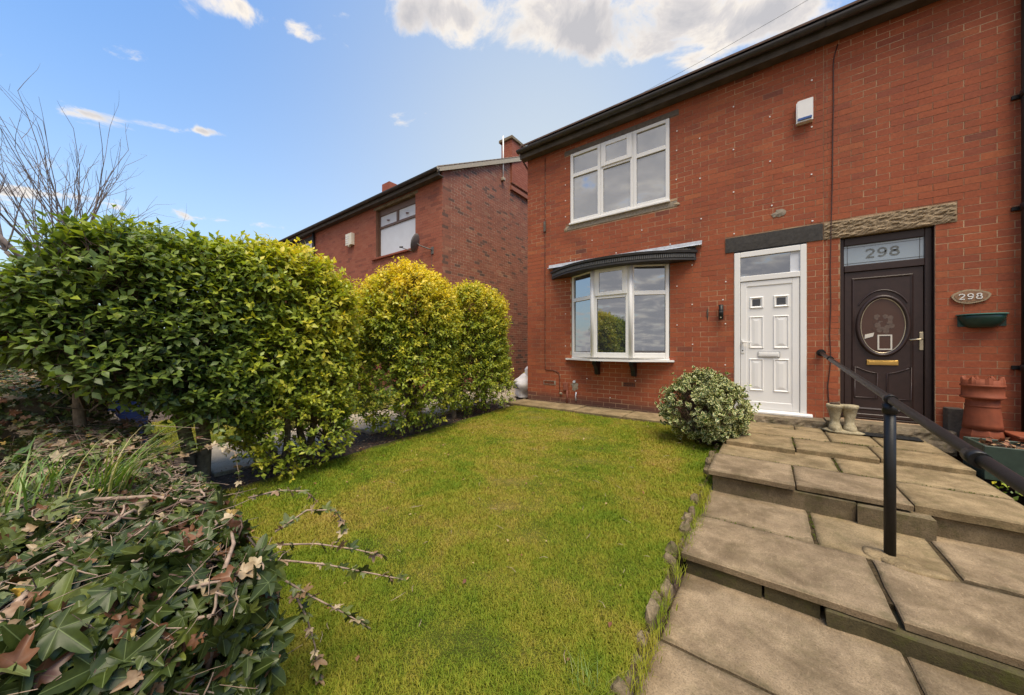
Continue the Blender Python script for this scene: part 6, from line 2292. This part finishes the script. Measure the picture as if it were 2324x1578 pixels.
for (xa, ya, xb, yb, zz_) in ((-0.36, -1.105, 0.58, -1.105, .05), (0.60, -1.05, 1.4, -1.04, .05), (0.25, -1.12, 0.25, -1.6, .05), (-0.38, -2.135, 1.4, -2.12, 0.0), (0.54, -1.65, 0.54, -2.1, .0), (0.275, -2.62, 0.275, -3.26, -.2), (0.2, -2.15, .2, -2.3, 0), (-.4, -3.27, .25, -3.27, -.2)):
    L_ = math.hypot(xb - xa, yb - ya)
    for k in range(int(L_ * 55)):
        t = rnd.random()
        x, y = xa + (xb - xa) * t + rnd.gauss(0, .006), ya + (yb - ya) * t + rnd.gauss(0, .006)
        s_ = rnd.uniform(.004, .012)
        a = rnd.uniform(0, 6.28)
        ms.add([(x + s_ * math.cos(a), y + s_ * math.sin(a), zz_), (x - s_ * math.sin(a), y + s_ * math.cos(a), zz_), (x - s_ * math.cos(a), y - s_ * math.sin(a), zz_ + .004), (x, y, zz_ + s_ * 1.6)], [(0, 1, 3), (1, 2, 3), (2, 0, 3)])
M['moss'] = flat('moss', (0.085, 0.095, 0.018), 0.95, 0.1, 0.4, 60, 0.6)
o = ms.build('moss', 'moss', None, kind='stuff')
o['label'] = 'moss and small weeds in the joints of the flagged path'

# ================================================================== bare tree, far evergreen, blue bin
tr = thing('bare_tree', (-10.0, -6.22, -0.3), 'leafless pollarded tree with long upright shoots beyond the hedge', 'tree')
r3 = random.Random(17)
MB().tube([(-10.0, -6.22, -0.5), (-10.0, -6.2, 1.0), (-10.02, -6.2, 2.3), (-9.98, -6.19, 2.95)], [.17, .14, .125, .12], 12).build('trunk', 'bark_grey', tr)
sh = MB()


def shoot(p, d, L, r, depth):
    pts_, rr = [], []
    q, dv = Vector(p), Vector(d).normalized()
    n_ = 7 if depth == 0 else 4
    for j in range(n_):
        pts_.append(q.copy())
        rr.append(r * (1 - 0.8 * j / n_))
        if depth < 2 and j > 1 and r3.random() < (0.62 if depth == 0 else .45):
            nd2 = (dv + Vector((r3.gauss(0, .35), r3.gauss(0, .5), r3.gauss(0, .35)))).normalized()
            shoot(q, nd2, L * r3.uniform(.22, .42), r * .45, depth + 1)
        dv = (dv + Vector((r3.gauss(0, .05), r3.gauss(0, .07), .05 + r3.gauss(0, .04)))).normalized()
        q = q + dv * (L / n_)
    sh.tube(pts_, rr, 5 if depth == 0 else 3, False)


heads = [(-10.0, -6.2, 2.95), (-10.05, -6.28, 2.7), (-9.9, -5.95, 3.05), (-10.0, -6.1, 3.15), (-9.95, -6.45, 2.75)]
for k, hd in enumerate(heads):
    MB().tube([(-10.0, -6.2, 2.6), tuple((np.array(hd) + np.array((-10.0, -6.2, 2.8))) / 2), hd], [.10, .085, .07], 8).build('limb', 'bark_grey', tr)
    for j in range(10):
        yb = r3.uniform(-0.75, 0.55)
        shoot(hd, (r3.uniform(-.4, .4), yb, r3.uniform(.75, 1.3)), r3.uniform(1.3, 2.6), 0.0095, 0)
for j in range(18):
    shoot((-9.95, -5.85, 3.0), (r3.uniform(-.3, .5), r3.uniform(.2, 1.2), r3.uniform(.25, .8)), r3.uniform(.7, 1.6), 0.007, 0)
for (a, b) in (((-9.9, -6.25, 2.3), (-9.6, -6.9, 3.0)), ((-9.9, -6.2, 2.1), (-9.7, -6.75, 2.65))):
    MB().tube([a, tuple((np.array(a) + np.array(b)) / 2 - np.array([0, 0, .12])), b], [.055, .045, .03], 8).build('limb', 'bark_grey', tr)
    for j in range(6):
        shoot(b, (r3.uniform(-.3, .3), r3.uniform(-.9, .2), r3.uniform(.4, 1.1)), r3.uniform(.8, 1.8), 0.014, 0)
sh.build('shoots', 'bark_grey', tr, kind='stuff')

ev = thing('evergreen_tree', (-16.5, -7.6, -0.3), 'rounded olive-green evergreen beyond the bare tree', 'tree')
n = 9000
u = norm(r_.normal(size=(n, 3)))
cc = np.array([-16.5, -7.6, 1.5])
rad = np.array([1.9, 1.9, 1.55]) * (0.75 + 0.25 * r_.random(n))[:, None]
p = cc + u * rad * (1 + .16 * fbm(u, 2.4, 3))[:, None]
scatter(ev, 'crown', p, norm(u + r_.normal(0, .6, (n, 3))), norm(u + np.array([0, 0, .8]) + r_.normal(0, .4, (n, 3))), r_.uniform(.10, .2, n), np.clip(0.5 + .2 * fbm(p, 1.2, 9) + r_.normal(0, .15, n), 0, 1), LT_PRIVET, 'evergreen', 0)
MB().tube([(-16.5, -7.6, -0.6), (-16.5, -7.6, 1.6)], [.2, .12], 9).build('trunk', 'bark', ev)
bb = thing('recycling_bin', (-7.3, -5.25, -0.2), 'dark blue bin glimpsed in the gap under the tall hedge', 'bin')
MB().prism([(-7.45, -0.25), (-7.05, -0.25), (-7.0, 0.80), (-7.5, 0.80)], 'y', -5.92, -5.5).build('body', 'blue_dark', bb)
MB().cbox(-7.54, -6.96, -5.96, -5.46, 0.805, 0.86, 0.01).build('lid', 'blue_dark', bb)
